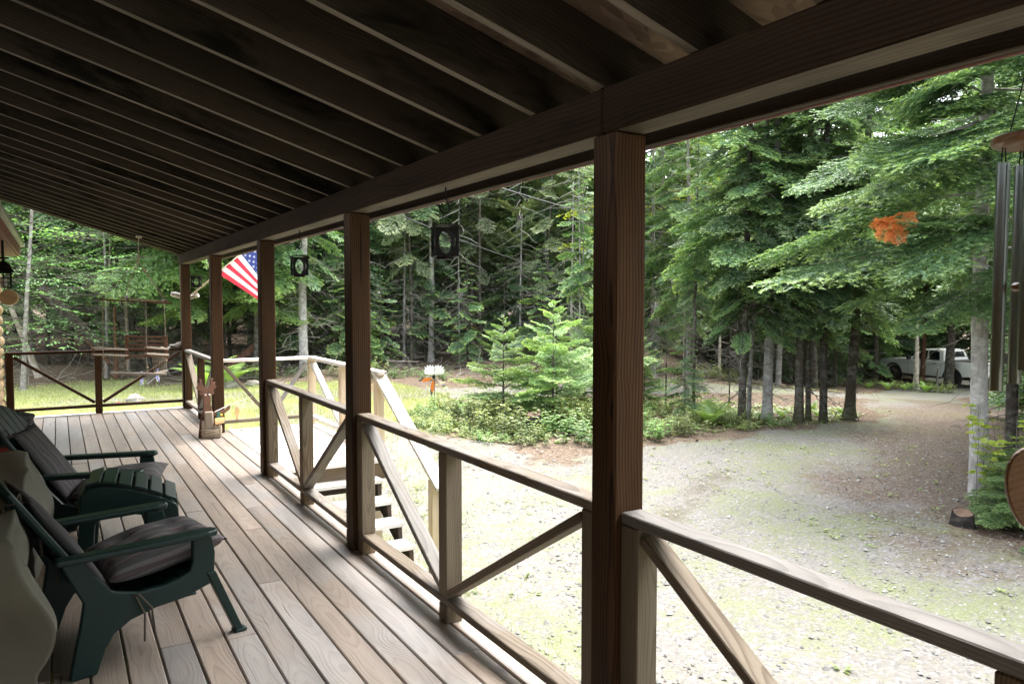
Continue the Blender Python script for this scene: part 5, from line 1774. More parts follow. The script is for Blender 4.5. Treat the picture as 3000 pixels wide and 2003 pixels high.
def pad(L, W, Tk, nx=18, ny=18, seed=0, knife=True):
    """stuffed cushion: X length, Y width, knife edges, tufts"""
    r = random.Random(seed)
    tufts = [(.3, .33), (.3, .67), (.7, .33), (.7, .67)]
    V, F = [], []
    for s in (1, -1):
        for i in range(nx + 1):
            for j in range(ny + 1):
                u, v = i / nx, j / ny
                e = (max(0, 4 * u * (1 - u)) ** .42) * (max(0, 4 * v * (1 - v)) ** .42)
                t = sum(math.exp(-(((u - a) ** 2 + (v - b) ** 2) / .006)) for a, b in tufts)
                wr = .05 * math.sin(9 * u + 5 * v + seed) * math.sin(7 * v - 3 * u)
                z = s * Tk / 2 * e * (1 - .55 * t + wr)
                pin = 1 - .05 * (1 - abs(2 * u - 1) ** 2) * abs(2 * v - 1) ** 3
                pin2 = 1 - .05 * (1 - abs(2 * v - 1) ** 2) * abs(2 * u - 1) ** 3
                V.append(((u - .5) * L * pin2, (v - .5) * W * pin, z))
    n = (nx + 1) * (ny + 1)
    for i in range(nx):
        for j in range(ny):
            a = i * (ny + 1) + j
            F.append((a, a + ny + 1, a + ny + 2, a + 1))
            F.append((n + a, n + a + 1, n + a + ny + 2, n + a + ny + 1))
    me = mesh_from(V, F, 'pad', True)
    bm = bmesh.new(); bm.from_mesh(me); bmesh.ops.remove_doubles(bm, verts=bm.verts[:], dist=1e-5); bm.to_mesh(me); bm.free()
    me.polygons.foreach_set('use_smooth', [True] * len(me.polygons))
    return me


def make_chair():
    root = empty('garden_armchair')
    pm = M['plastic']
    P_ = pm
    # side frames: sweeping rail with rear leg and front post
    side = [(.245, .33), (.235, .275), (.16, .252), (.10, .235), (-.02, .225), (-.13, .198), (-.20, .155), (-.235, .10), (-.27, .0), (-.375, .0), (-.352, .12), (-.33, .22), (-.315, .32), (-.36, .42), (-.40, .512), (-.32, .512), (-.27, .43), (-.20, .345), (-.10, .315), (.01, .315), (.08, .33), (.13, .352), (.145, .40), (.145, .50), (.235, .50), (.25, .42)]
    for s in (-1, 1):
        mb = MB(); mb.prism(side, (0, .032, 0), (0, s * .315 - .016, 0)); mb.build('side_frame', pm, root, bevel=.007)
        mb = MB()
        # arm: broad slab, rounded nose, narrowing to the back
        poly = [(-.42, -.030), (-.25, -.040), (.08, -.046), (.205, -.048), (.25, -.036), (.265, 0), (.25, .036), (.205, .048), (.08, .046), (-.25, .040), (-.42, .030)]
        mb.prism(poly, (0, 0, .03), (0, s * .325, .503), (1, 0, 0), (0, 1, 0)); mb.build('arm', pm, root, bevel=.011, segs=3)
        mb = MB()
        mb.prism([(.205, .33), (.248, .33), (.385, .0), (.345, .0)], (0, .045, 0), (0, s * .315 - .0225, 0)); mb.box((.366, s * .315, .008), (.06, .055, .016)); mb.build('front_leg', pm, root, bevel=.006)
    # seat slats follow a curve
    for k in range(7):
        t = k / 6
        x = .215 - .40 * t
        z = .345 - .11 * t - .02 * math.sin(t * 3.14)
        mb = MB(); mb.box((x, 0, z), (.081, .60, .02), Matrix.Rotation(rad(-8 - 8 * math.sin(t * 3.14)), 3, 'Y')); mb.build('seat_slat', pm, root, bevel=.006)
    mb = MB(); mb.box((.225, 0, .315), (.022, .60, .08)); mb.build('front_apron', pm, root, bevel=.006)
    # back: five fanned slats with a rounded head
    bx0, bz0 = -.20, .26
    rec = rad(33)
    ux = Vector((0, 1, 0)); uy = Vector((-math.sin(rec), 0, math.cos(rec)))
    for k in range(5):
        c = (k - 2) * .098
        ctop = (k - 2) * .108
        Lk = .80 - .030 * (k - 2) ** 2
        w0, w1 = .086, .096
        top_ = []
        for i in range(7):
            a = i / 6
            yy = -w1 / 2 + w1 * a
            ya = ctop + yy
            top_.append((ya, .80 - .95 * ya * ya * 1.9))
        poly = [(c - w0 / 2, 0)] + top_ + [(c + w0 / 2, 0)]
        mb = MB(); mb.prism(poly, tuple(Vector((math.cos(rec), 0, math.sin(rec))) * .018), (bx0 - .012, 0, bz0), tuple(ux), tuple(uy)); mb.build('back_slat', pm, root, bevel=.005)
    for h_, w_ in ((.20, .52), (.60, .50)):
        p = Vector((bx0, 0, bz0)) + uy * h_ - Vector((math.cos(rec), 0, math.sin(rec))) * .028
        mb = MB(); mb.box(tuple(p), (.022, w_, .06), Matrix.Rotation(-rec, 3, 'Y')); mb.build('back_rail', pm, root, bevel=.006)
    for s in (-1, 1):
        mb = MB()
        pts = [Vector((bx0, s * .262, bz0)) + uy * h_ for h_ in np.linspace(0, .66, 8)]
        pts += [Vector((bx0, s * (.262 - .05 * i), bz0)) + uy * (.66 + .05 * i) for i in (1,)]
        mb.tube(pts, .017, 8); mb.build('back_edge', pm, root, smooth=True)
    return root, bx0, bz0, rec, uy


chair0, cbx, cbz, crec, cuy = make_chair()
def chair_cushion(label):
    cu = empty('chair_cushion', (0, 0, 0), 0, label, 'cushion', 'striped cushions on the green armchairs')
    cu.name = 'chair_cushion'
    o = link('seat_pad', pad(.54, .52, .17, seed=3), M['cushion'], cu, (.075, 0, .405), (0, rad(-9), 0))
    p = Vector((cbx, 0, cbz)) + cuy * .31 + Vector((math.cos(crec), 0, math.sin(crec))) * .045
    o = link('back_pad', pad(.58, .48, .075, seed=8), M['cushion'], cu, tuple(p), (0, -(math.pi / 2 - crec) + math.pi, 0))
    o.rotation_euler = (0, -(math.pi / 2 + crec), 0)
    mb = MB(); mb.sphere((0, 0, 0), 1)
    for s in (-1, 1):
        mb = MB()
        q = Vector((-.16, s * .27, .30))
        mb.tube([q, q + Vector((.06, s * .075, .01)), q + Vector((.11, s * .085, -.06)), q + Vector((.12, s * .09, -.17))], .005, 5)
        mb.tube([q, q + Vector((.05, s * .07, .0)), q + Vector((.08, s * .085, -.08)), q + Vector((.075, s * .09, -.20))], .005, 5)
        t_ = Vector((cbx, 0, cbz)) + cuy * .60
        mb.tube([t_ + Vector((.03, s * .2, 0)), t_ + Vector((-.05, s * .25, .02)), t_ + Vector((-.07, s * .27, -.10)), t_ + Vector((-.05, s * .27, -.25))], .0045, 5)
        mb.tube([t_ + Vector((.02, s * .2, .0)), t_ + Vector((.01, s * .24, .05)), t_ + Vector((-.02, s * .28, .02)), t_ + Vector((-.045, s * .25, .01))], .0045, 5)
        sb_ = mb.build('tie_strap', M['strap'], cu); sb_['kind'] = 'stuff'
    return cu
c2 = copy_tree(chair0)
chair0.location = (.295, 4.05, 0); chair0.rotation_euler = (0, 0, rad(13))
tag(chair0, 'nearer dark green plastic armchair at the lower left', 'chair', 'green plastic armchairs against the cabin wall')
c2.location = (.265, 5.73, 0); c2.rotation_euler = (0, 0, rad(-13))
tag(c2, 'farther dark green plastic armchair beyond the slatted footrest', 'chair', 'green plastic armchairs against the cabin wall')
cu1 = chair_cushion('striped grey cushion tied on the nearer green armchair')
cu2 = copy_tree(cu1)
cu2['label'] = 'striped grey cushion on the farther green armchair, its back pad in full view'
for cu, c_ in ((cu1, chair0), (cu2, c2)):
    cu.location = c_.location; cu.rotation_euler = c_.rotation_euler

# slatted footrest between the chairs
ft = empty('slatted_footrest', (.34, 4.99, 0), rad(-6), 'dark green slatted plastic footrest standing between the two armchairs', 'footrest')
W2 = .40
curve = [(-.245, .47), (-.235, .53), (-.20, .575), (-.14, .585), (-.06, .572), (.03, .545), (.12, .512), (.20, .475), (.245, .445)]
for s in (-1, 1):
    mb = MB()
    poly = [(p[0], p[1] - .012) for p in curve] + [(.255, .40), (.285, 0), (.225, 0), (.20, .30), (.16, .37), (-.10, .42), (-.17, .36), (-.20, 0), (-.265, 0), (-.255, .30)]
    mb.prism(poly, (0, .028, 0), (0, s * W2 / 2 - .014, 0)); mb.build('side_frame', M['plastic'], ft, bevel=.006)
cs = [(-.243, .50, 78), (-.175, .588, 14), (-.098, .586, -9), (-.018, .566, -15), (.062, .541, -19), (.140, .510, -23), (.215, .473, -26)]
for (x, z, a) in cs:
    mb = MB(); mb.box((x, 0, z), (.070, W2 + .01, .016), Matrix.Rotation(-rad(a), 3, 'Y')); mb.build('slat', M['plastic'], ft, bevel=.006)
mb = MB(); mb.box((.225, 0, .34), (.02, W2 - .03, .07)); mb.build('cross_bar', M['plastic'], ft, bevel=.004)
mb = MB(); mb.box((-.225, 0, .30), (.02, W2 - .03, .07)); mb.build('cross_bar', M['plastic'], ft, bevel=.004)

# cream cover over something by the wall
M['cream'] = plain('cream_canvas_cover', (.16, .152, .118), .85, var=.1, scale=6, bstr=.2)
bm = bmesh.new()
bmesh.ops.create_cube(bm, size=1.0)
bmesh.ops.subdivide_edges(bm, edges=bm.edges[:], cuts=44, use_grid_fill=True)
for v in bm.verts:
    u, w, h = v.co.x + .5, v.co.y + .5, v.co.z + .5
    x = -.64 + u * .47
    y = 3.05 + w * 2.05
    ztop = .74 + .05 * math.sin(w * 5.5 + 1.0) - .06 * math.exp(-((w - .55) / .16) ** 2)
    z = h * ztop
    side = u ** 2
    bulge = .15 * side * math.sin(math.pi * (.12 + .88 * h)) ** 1.2 * (.7 + .3 * math.sin(w * 6.0 + 2))
    fold = .012 * side * math.sin(w * 15 + 4.0 * h + 1.5 * math.sin(h * 7)) * (1.15 - h) + .016 * side * math.sin(h * 13 + 3.2 * math.sin(w * 4.2)) * (h * (1 - h) * 4)
    x += bulge + fold - .13 * side * (1 - h) ** 2.2
    cr = (1 - abs(math.sin(w * 7.5 + h * 4.0 + .8 * math.sin(h * 5)))) ** 4
    cr2 = (1 - abs(math.sin(h * 5.5 + 2.6 * math.sin(w * 3.1) + u))) ** 5
    x += side * (.020 * cr - .022 * cr2 * math.sin(math.pi * h))
    z += .016 * math.sin(u * 9 + w * 13) * (h > .95)
    y += .02 * math.sin(h * 9 + u * 4) * (abs(w - .5) > .45)
    v.co = (x, y, max(z, .003))
cov_me = bm_mesh(bm, 'cover', True)
cov = empty('furniture_cover', (-.4, 4.0, 0), 0, 'cream canvas cover draped in folds behind the nearer armchair', 'cover')
world_child(link('canvas', cov_me, M['cream']), cov)
mb = MB()
mb.tube([(-.155, 3.92, .73), (-.10, 3.88, .64), (-.085, 3.84, .5)], .007, 5); mb.tube([(-.16, 3.98, .74), (-.09, 4.02, .60), (-.05, 4.03, .45), (-.03, 4.0, .32)], .005, 5)
world_child(mb.build('strap', M['strap']), cov)

# black barrel and mat by the wall
bl_ = empty('black_barrel', (-.41, 7.95, 0), 0, 'black barrel with a dark red band against the log wall', 'barrel')
mb = MB(); mb.lathe([(.18, .0), (.205, .06), (.222, .22), (.224, .34), (.215, .50), (.20, .57), (.212, .585), (.212, .605), (.195, .61), (.19, .58)], seg=36); mb.build('body', M['black'], bl_, smooth=True)
M['redband'] = plain('dark_red_band', (.20, .018, .02), .5)
mb = MB(); mb.lathe([(.2235, .30), (.2275, .305), (.2275, .36), (.2225, .365)], seg=36, cap=False); mb.build('band', M['redband'], bl_, smooth=True)
mb = MB(); mb.lathe([(.198, .60), (.205, .607), (.16, .622), (.0, .628)], seg=36, cap=False); mb.build('lid', M['black'], bl_, smooth=True)
def mat_mat():
    m = NT('woven_mat')
    co = m.coords()
    v = m.n('ShaderNodeTexVoronoi', feature='F1'); m.set(v, 'Vector', co); m.set(v, 'Scale', 90.0)
    c = m.ramp(m.sep(v.outputs['Color'])[0], [(0, (.02, .025, .045)), (.45, (.03, .03, .05)), (.5, (.25, .18, .12)), (.7, (.30, .22, .15)), (.75, (.20, .05, .03)), (1, (.16, .04, .03))])
    return m.bsdf(c, .95, 0, .1)
M['mat'] = mat_mat()
mt = empty('woven_mat', (-.38, 8.9, .002), 0, 'small dark woven mat with reddish fringe beside the barrel', 'mat')
mb = MB(); mb.box((0, 0, .006), (.44, .75, .012)); mb.build('mat_body', M['mat'], mt, bevel=.004)
mb = MB()
for k in range(22): mb.box((-.21 + .02 * k, -.39, .004), (.012, .03, .006))
mb.build('fringe', M['redband'], mt)


# ================================================================== YARD OBJECTS
# pickup -----------------------------------------------------------------------
M['truckpaint'] = plain('white_car_paint', (.76, .77, .76), .25, spec=.6, var=.03)
M['carglass'] = plain('dark_car_glass', (.012, .015, .016), .06, spec=.8, var=.05)
M['tyre'] = plain('tyre_rubber', (.014, .014, .014), .85, var=.2)
M['rim'] = plain('black_alloy_rim', (.03, .03, .032), .35, metal=.6)
M['lamp'] = plain('head_lamp', (.35, .36, .37), .15, spec=.8)
M['tail'] = plain('red_tail_lamp', (.22, .012, .012), .2, spec=.7)
M['plasticgrey'] = plain('dark_grey_plastic_trim', (.03, .032, .033), .6)
tk = empty('pickup_truck', (0, 0, 0), 0, 'white pickup truck parked beyond the trees at the right', 'truck')
def arc(cx, cz, r, a0, a1, n=10): return [(cx + r * math.cos(rad(a0 + (a1 - a0) * i / n)), cz + r * math.sin(rad(a0 + (a1 - a0) * i / n))) for i in range(n + 1)]
WB, WR, HW = 3.75, .43, .98         # X forward from the rear axle
prof = [(-1.12, .62), (-.62, .58)] + arc(0, .44, .54, 165, 15) + [(.60, .50), (WB - .62, .50)] + arc(WB, .44, .54, 165, 15) + [(WB + .60, .48), (WB + .92, .52), (WB + 1.0, .80), (WB + .97, 1.10), (WB + .86, 1.22), (WB + .2, 1.30), (WB - .85, 1.36), (WB - 1.0, 1.36), (WB - 1.0, 1.28), (.62, 1.28), (.60, 1.36), (-1.10, 1.36), (-1.18, 1.30), (-1.16, .9)]
mb = MB(); mb.prism(prof, (0, 2 * HW, 0), (0, -HW, 0)); mb.build('body', M['truckpaint'], tk, bevel=.05, segs=3, smooth=True)
mb = MB()
cab = [(WB - .85, 1.30), (WB - 1.02, 1.36), (WB - 1.75, 1.86), (WB - 1.95, 1.93), (1.0, 1.95), (.72, 1.90), (.55, 1.34), (.60, 1.24), (WB - .9, 1.24)]
n = len(cab)
V = [(p[0], s * (HW - .03 - .20 * max(0, (p[1] - 1.3) / .65)), p[1]) for s in (-1, 1) for p in cab]
mb.add(V, [tuple(range(n)), tuple(range(n, 2 * n))[::-1]] + [((i + 1) % n, i, n + i, n + (i + 1) % n) for i in range(n)])
mb.build('cab_roof', M['truckpaint'], tk, bevel=.035, segs=2, smooth=True)
def cabside(x, z, s, off=.006): return (x, s * (HW - .03 - .20 * max(0, (z - 1.3) / .65) + off), z)
for s in (-1, 1):
    for poly in ([(WB - 1.18, 1.37), (WB - 1.80, 1.82), (WB - 2.12, 1.85), (WB - 2.12, 1.37)], [(WB - 2.20, 1.37), (WB - 2.20, 1.85), (1.10, 1.86), (.92, 1.80), (.80, 1.37)]):
        mb = MB(); V = [cabside(p[0], p[1], s) for p in poly]; mb.add(V, [tuple(range(len(V)))]); mb.build('window', M['carglass'], tk)
    for hx in (WB - 2.0, 1.05):
        mb = MB(); mb.box((hx, s * (HW + .015), 1.18), (.20, .03, .035)); mb.build('door_handle', M['black'], tk, bevel=.008)
    for hx in (WB - .98, WB - 2.16, .68):
        mb = MB(); mb.box((hx, s * (HW + .001), .93), (.012, .004, .72)); mb.build('door_seam', M['plasticgrey'], tk)
    for cx in (0, WB):
        mb = MB()
        o_, i_ = arc(cx, .44, .60, 178, 2, 14), arc(cx, .44, .52, 2, 178, 14)
        mb.prism(o_ + i_, (0, .05, 0), (0, s * HW - .01 - (.03 if s > 0 else .02), 0)); mb.build('wheel_arch', M['plasticgrey'], tk)
        w = MB(); Wm = Matrix.Rotation(math.pi / 2, 4, 'X')
        pr = [(.25, -.13), (.40, -.13), (.43, -.09), (.43, .09), (.40, .13), (.25, .13)]
        w.lathe(pr, seg=28)
        ty = w.build('wheel', M['tyre'], tk, smooth=True); ty.location = (cx, s * (HW - .12), WR); ty.rotation_euler = (math.pi / 2, 0, 0)
        w = MB(); w.lathe([(.255, -.12), (.25, -.135), (.23, -.11), (.07, -.12), (.06, -.14), (.001, -.14)], seg=24, cap=False); w.lathe([(.255, .12), (.25, .135), (.23, .11), (.07, .12), (.06, .14), (.001, .14)], seg=24, cap=False)
        for k in range(6):
            a = rad(60 * k)
            for sg_ in (-1, 1): w.box((.15 * math.cos(a), .15 * math.sin(a), sg_ * .122), (.19, .05, .02), Matrix.Rotation(a, 3, 'Z'))
        rm = w.build('rim', M['rim'], ty, smooth=False)
    mb = MB(); mb.box((WB + .88, s * .80, 1.08), (.22, .30, .16)); mb.build('headlight', M['lamp'], tk, bevel=.03)
    mb = MB(); mb.box((-1.14, s * .90, 1.05), (.10, .17, .42)); mb.build('taillight', M['tail'], tk, bevel=.02)
    mb = MB(); mb.box((WB - 1.12, s * 1.10, 1.42), (.14, .22, .22)); mb.build('mirror', M['plasticgrey'], tk, bevel=.03)
    mb = MB(); mb.box((1.85, s * (HW - .06), .43), (2.3, .12, .05)); mb.build('running_board', M['plasticgrey'], tk, bevel=.01)
mb = MB(); V = [(WB - 1.10, -.70, 1.40), (WB - 1.10, .70, 1.40), (WB - 1.745, .62, 1.845), (WB - 1.745, -.62, 1.845)]; V = [(p[0] + .02, p[1], p[2] + .012) for p in V]; mb.add(V, [(0, 1, 2, 3)]); mb.build('windscreen', M['carglass'], tk)
mb = MB(); V = [(.60, -.72, 1.42), (.60, .72, 1.42), (.70, .64, 1.82), (.70, -.64, 1.82)]; V = [(p[0] - .02, p[1], p[2]) for p in V]; mb.add(V, [(0, 3, 2, 1)]); mb.build('rear_window', M['carglass'], tk)
mb = MB(); mb.box((-.27, 0, 1.375), (1.62, 1.80, .03)); mb.build('bed_cover', M['black'], tk, bevel=.008)
mb = MB(); mb.box((WB + .97, 0, .92), (.06, 1.35, .34)); mb.build('grille', M['black'], tk, bevel=.02)
mb = MB(); mb.box((WB + .98, 0, .60), (.14, 1.86, .22)); mb.build('front_bumper', M['truckpaint'], tk, bevel=.05, segs=2)
mb = MB(); mb.box((-1.20, 0, .68), (.16, 1.86, .20)); mb.build('rear_bumper', M['truckpaint'], tk, bevel=.04, segs=2)
mb = MB(); mb.box((1.9, 0, .55), (5.2, 1.3, .25)); mb.build('chassis', M['black'], tk)
tx, ty_ = 41.15, 22.3
tk.location = (tx, ty_, float(ground_z(41, 24)) + .0)
tk.rotation_euler = (0, 0, rad(80))

# garden flower spinner ---------------------------------------------------------------
sp = empty('garden_spinner', (7.42, 15.98, float(ground_z(7.42, 15.98))), 0, 'white metal flower on a stake with orange and black leaf blades', 'garden ornament')
M['spinorange'] = plain('orange_enamel', (.62, .17, .02), .4)
M['spindark'] = plain('dark_slate_enamel', (.045, .055, .075), .4)
zc_ = .92
mb = MB(); mb.tube([(0, 0, -.2), (0, 0, .74)], .008, 6); mb.build('stake', M['black_metal'], sp)
_v = Vector((math.cos(rad(-27)), math.sin(rad(-27)), 0)); _w = Vector((math.sin(rad(27)), math.cos(rad(27)), 0)) * -1
def spt(a, z, d=0): return _v * a + _w * d + Vector((0, 0, z))
for s in (-1, 1):
    for k in range(7):
        a = rad(12 + 25 * k * .62) if s > 0 else rad(180 - 12 - 25 * k * .62)
        L_ = .27 - .022 * abs(k - 2.5)
        c = Vector((0, 0, 0))
        base = spt(s * .035, .86, .01 * k)
        tipv = _v * math.cos(a) + Vector((0, 0, math.sin(a)))
        nrm_ = tipv.cross(_w)
        mb = MB()
        pts = [(0, -.012), (.35, -.026), (.75, -.030), (1.0, -.0), (.75, .030), (.35, .026), (0, .012)]
        mb.prism([(p[0] * L_, p[1]) for p in pts], tuple(_w * .004), tuple(base), tuple(tipv), tuple(nrm_)); mb.build('petal', M['white'], sp)
mb = MB(); mb.sphere(tuple(spt(-.01, .80)), .035, 10, 6, (1, 1, 1.6)); mb.build('bud', M['black_metal'], sp, smooth=True)
def blade(a_, L_, fr):
    d = _v * math.cos(a_) + Vector((0, 0, math.sin(a_))); n_ = d.cross(_w)
    o_ = spt(-.02 if fr else .06, .77 if fr else .74)
    mb = MB()
    pts = [(.10, -.008), (.32, -.048), (.62, -.046), (.80, -.018), (.80, .03), (.55, .040), (.28, .030), (.10, .008)]
    mb.prism([(p[0] * L_, p[1]) for p in pts], tuple(_w * .004), tuple(o_), tuple(d), tuple(n_)); mb.build('leaf_blade', M['spinorange'] if fr else M['pinkpale'], sp)
    mb = MB()
    pts = [(.58, .046), (.80, .034), (1.0, 0), (.82, -.022), (.72, .01)]
    mb.prism([(p[0] * L_, p[1]) for p in pts], tuple(_w * .006), tuple(o_ - _w * .001), tuple(d), tuple(n_)); mb.build('blade_tip', M['spindark'], sp)
M['pinkpale'] = plain('pale_pink_enamel', (.60, .45, .42), .4)
blade(rad(190), .36, True); blade(rad(263), .42, True); blade(rad(-40), .27, False)

# stumps, logs, rocks ------------------------------------------------------------------
M['stumpbark'] = bark('charred_stump_bark', (.035, .03, .027), (.13, .11, .09), None, .5)
M['stumptop'] = wood('cut_stump_top', (.15, .10, .068), (.09, .058, .04), .012, .6, .8, knots=0)
def stump(x, y, r_, h, label):
    rt = empty('tree_stump', (x, y, float(ground_z(x, y)) - .02), 0, label, 'stump')
    rr2 = random.Random(int(x * 100)); V, F = [], []; n = 18
    for i, (z, k) in enumerate(((-.15, 1.35), (0, 1.3), (.05, 1.12), (.14, 1.0), (h, .95))):
        for q in range(n):
            a = 6.283 * q / n
            w = 1 + .10 * math.sin(4 * a + 1) + .07 * math.sin(7 * a + 2 * z * 9) + rr2.uniform(-.03, .03)
            V.append((r_ * k * w * math.cos(a), r_ * k * w * math.sin(a), z + (.03 * math.sin(a + 1) if i == 4 else 0)))
    for i in range(4):
        for q in range(n): F.append((i * n + q, i * n + (q + 1) % n, (i + 1) * n + (q + 1) % n, (i + 1) * n + q))
    link('bark', mesh_from(V, F, 'bark', True), M['stumpbark'], rt)
    top_ = [(v[0] * .97, v[1] * .97, v[2] - .004) for v in V[4 * n:]]
    link('cut_top', mesh_from(top_, [tuple(range(n))], 'cut'), M['stumptop'], rt)
stump(8.74, 4.72, .105, .17, 'dark weathered stump at the foot of the small spruces on the right')
stump(7.74, 12.2, .15, .42, 'dark mossy stump half hidden in the island bushes')

def log(name, pts, r_, label, mat, cat='log', rough=True):
    mb = MB()
    n = len(pts); P = []
    R_ = []
    for i in range(n - 1):
        for k in range(5):
            t = k / 5
            P.append(Vector(pts[i]).lerp(Vector(pts[i + 1]), t)); R_.append(r_[i] + (r_[i + 1] - r_[i]) * t)
    P.append(Vector(pts[-1])); R_.append(r_[-1])
    q = random.Random(len(label))
    P = [p + Vector((q.uniform(-.01, .01), q.uniform(-.01, .01), q.uniform(-.01, .01))) for p in P]
    R_ = [r * q.uniform(.93, 1.07) for r in R_]
    mb.tube(P, R_, 10)
    return tag(mb.build(name, M[mat], smooth=True), label, cat)
def gz_(x, y): return float(ground_z(x, y))
log('leaning_log', [(-.45, 27.6, 2.05), (1.40, 27.3, -.10)], [.16, .20], 'dark broken trunk leaning down to the left behind the end railing', 'trunkdark')
log('leaning_log', [(.55, 27.25, .62), (1.38, 27.15, -.32)], [.02, .06], 'orange split wood along the underside of the dark leaning trunk', 'redlog')
log('leaning_log', [(4.55, 26.0, -.7), (5.3, 26.4, -.2), (6.3, 26.8, .55)], [.16, .15, .13], 'red-brown rotten trunk leaning up to the right behind the porch posts', 'redlog')
log('fallen_log', [(14.9, 31.2, .30), (18.6, 30.0, .22)], [.17, .19], 'dark fallen log lying behind the trunks in the centre', 'trunkdark')
log('fallen_log', [(14.3, 30.2, .42), (16.5, 30.0, .34)], [.02, .16], 'bright orange split end of a fallen log in the centre forest', 'splitwood') if False else None
M['splitwood'] = plain('fresh_split_wood', (.55, .27, .09), .8, var=.3, scale=6)
log('fallen_log', [(14.5, 31.0, .52), (15.6, 30.7, .42), (16.9, 30.4, .34)], [.015, .09, .12], 'bright orange split end of a fallen log in the centre forest', 'splitwood')
log('fallen_log', [(18.3, 27.6, .02), (20.2, 27.1, -.02)], [.13, .11], 'pale fallen log behind the right-hand young firs', 'birch')
for i, (a, b_, r0) in enumerate((((11.6, 27.6), (13.0, 27.9), .05), ((13.2, 28.4), (15.0, 28.0), .06), ((12.0, 29.2), (13.4, 28.6), .04), ((14.8, 27.4), (16.4, 28.1), .05), ((10.6, 27.3), (11.7, 26.6), .045))):
    log('fallen_branch', [(a[0], a[1], gz_(*a) + .12), (b_[0], b_[1], gz_(*b_) + .10)], [r0, r0 * .6], 'grey dead pole lying on the forest floor in the centre', 'birch', 'branch')['group'] = 'dead poles on the forest floor'

def rock(x, y, s, label, seed):
    q = NR(seed)
    bm = bmesh.new(); bmesh.ops.create_icosphere(bm, subdivisions=3, radius=1)
    ph = q.uniform(0, 6, 6)
    for v in bm.verts:
        p = v.co.copy()
        k = 1 + .14 * math.sin(3 * p.x + ph[0]) * math.sin(3 * p.y + ph[1]) + .10 * math.sin(6 * p.z + ph[2] + 4 * p.x) + .04 * math.sin(11 * p.y + ph[3])
        v.co = Vector((p.x * s[0] * k, p.y * s[1] * k, p.z * s[2] * k))
    o = link('rock', bm_mesh(bm, 'rock', True), M['rock'], None, (x, y, gz_(x, y) + s[2] * .25), (0, 0, ph[4]))
    return tag(o, label, 'rock')
M['rock'] = plain('grey_field_stone', (.22, .205, .18), .9, var=.3, scale=4, bstr=.4)
rock(1.62, 21.4, (.27, .22, .15), 'low rounded boulder on the lawn behind the end railing', 1)
rock(4.35, 23.4, (.34, .25, .18), 'grey rock left of two at the lawn edge behind the landing rail', 2)
rock(5.0, 23.7, (.28, .2, .14), 'smaller bluish rock right of two at the lawn edge', 3)

# lupins and a small pink flower
M['lupin'] = plain('lupin_purple', (.30, .24, .62), .8, var=.3, scale=60)
M['lupinpale'] = plain('lupin_white', (.60, .58, .66), .8, var=.2, scale=60)
M['stem'] = plain('green_stem', (.10, .19, .05), .8)
for i, (x, y, h) in enumerate(((1.95, 23.3, .62), (2.35, 23.3, .78))):
    lp = empty('lupin', (x, y, gz_(x, y)), 0, ('shorter purple lupin spike on the lawn below the swing', 'taller purple lupin spike on the lawn below the swing')[i], 'flower')
    mb = MB(); mb.tube([(0, 0, 0), (.01, 0, h)], .007, 5); mb.build('stem', M['stem'], lp)
    q = random.Random(i); mb = MB()
    for k in range(70):
        t = q.random(); a = q.uniform(0, 6.28)
        mb.sphere((.04 * (1.1 - t) * math.cos(a), .04 * (1.1 - t) * math.sin(a), h * (.4 + .6 * t)), .014 * (1.1 - .5 * t), 5, 3, mi=0 if q.random() < .65 else 1)
    mb.build('flower_spike', [M['lupin'], M['lupinpale']], lp)
M['pinkflower'] = plain('pink_petals', (.45, .10, .14), .7)
pf = empty('pink_flower', (1.15, 20.6, gz_(1.15, 20.6)), 0, 'small pink flower clump in front of the lawn boulder', 'flower')
mb = MB(); q = random.Random(9)
for k in range(7): mb.sphere((q.uniform(-.10, .10), q.uniform(-.1, .1), .08 + q.uniform(0, .05)), .016, 6, 4)
mb.build('blossoms', M['pinkflower'], pf)
mb = MB()
for k in range(14): mb.tube([(0, 0, 0), (q.uniform(-.12, .12), q.uniform(-.1, .1), .14)], .004, 4)
mb.build('stems', M['stem'], pf)

# service cables --------------------------------------------------------------------------
M['cable'] = plain('grey_service_cable', (.06, .06, .063), .7)
def cable(a, b, sag, label):
    a, b = Vector(a), Vector(b); pts = []
    for i in range(31):
        t = i / 30
        pts.append(a.lerp(b, t) - Vector((0, 0, sag * 4 * t * (1 - t))))
    mb = MB(); mb.tube(pts, .008, 5); return tag(mb.build('service_cable', M['cable'], smooth=True), label, 'cable')
cable((2.2, 6.6, 3.05), (24.0, 24.4, 4.6), .25, 'upper grey service cable running from the eave to the right-hand trees')
cable((.9, 6.2, 2.95), (20.6, 27.0, 2.9), .42, 'lower grey service cable crossing behind the nearest lantern')

# ================================================================== GROUND COVER (uncountable)
def scatter_mesh(name, T, tip, mat, label):
    me = tri_mesh(T, tip, name); me.materials.append(M[mat])
    o = link(name, me); tag(o, label, None, None, 'stuff'); return o

def blades(n, reg, h, w, seed, lean=.45, prob=None):
    r = NR(seed)
    x = r.uniform(reg[0], reg[1], n); y = r.uniform(reg[2], reg[3], n)
    if prob is not None:
        k = r.random(n) < prob(x, y); x, y = x[k], y[k]
    n = len(x)
    z = ground_z(x, y)
    hh = h * r.uniform(.5, 1.4, n); a = r.uniform(0, 6.283, n); ww = w * r.uniform(.7, 1.3, n)
    lx, ly = r.normal(0, lean, n) * hh, r.normal(0, lean, n) * hh
    b0 = np.stack([x - np.cos(a) * ww, y - np.sin(a) * ww, z - .01], -1); b1 = np.stack([x + np.cos(a) * ww, y + np.sin(a) * ww, z - .01], -1)
    t = np.stack([x + lx, y + ly, z + hh], -1)
    return np.stack([b0, b1, t], 1), r.uniform(0, 1, n)

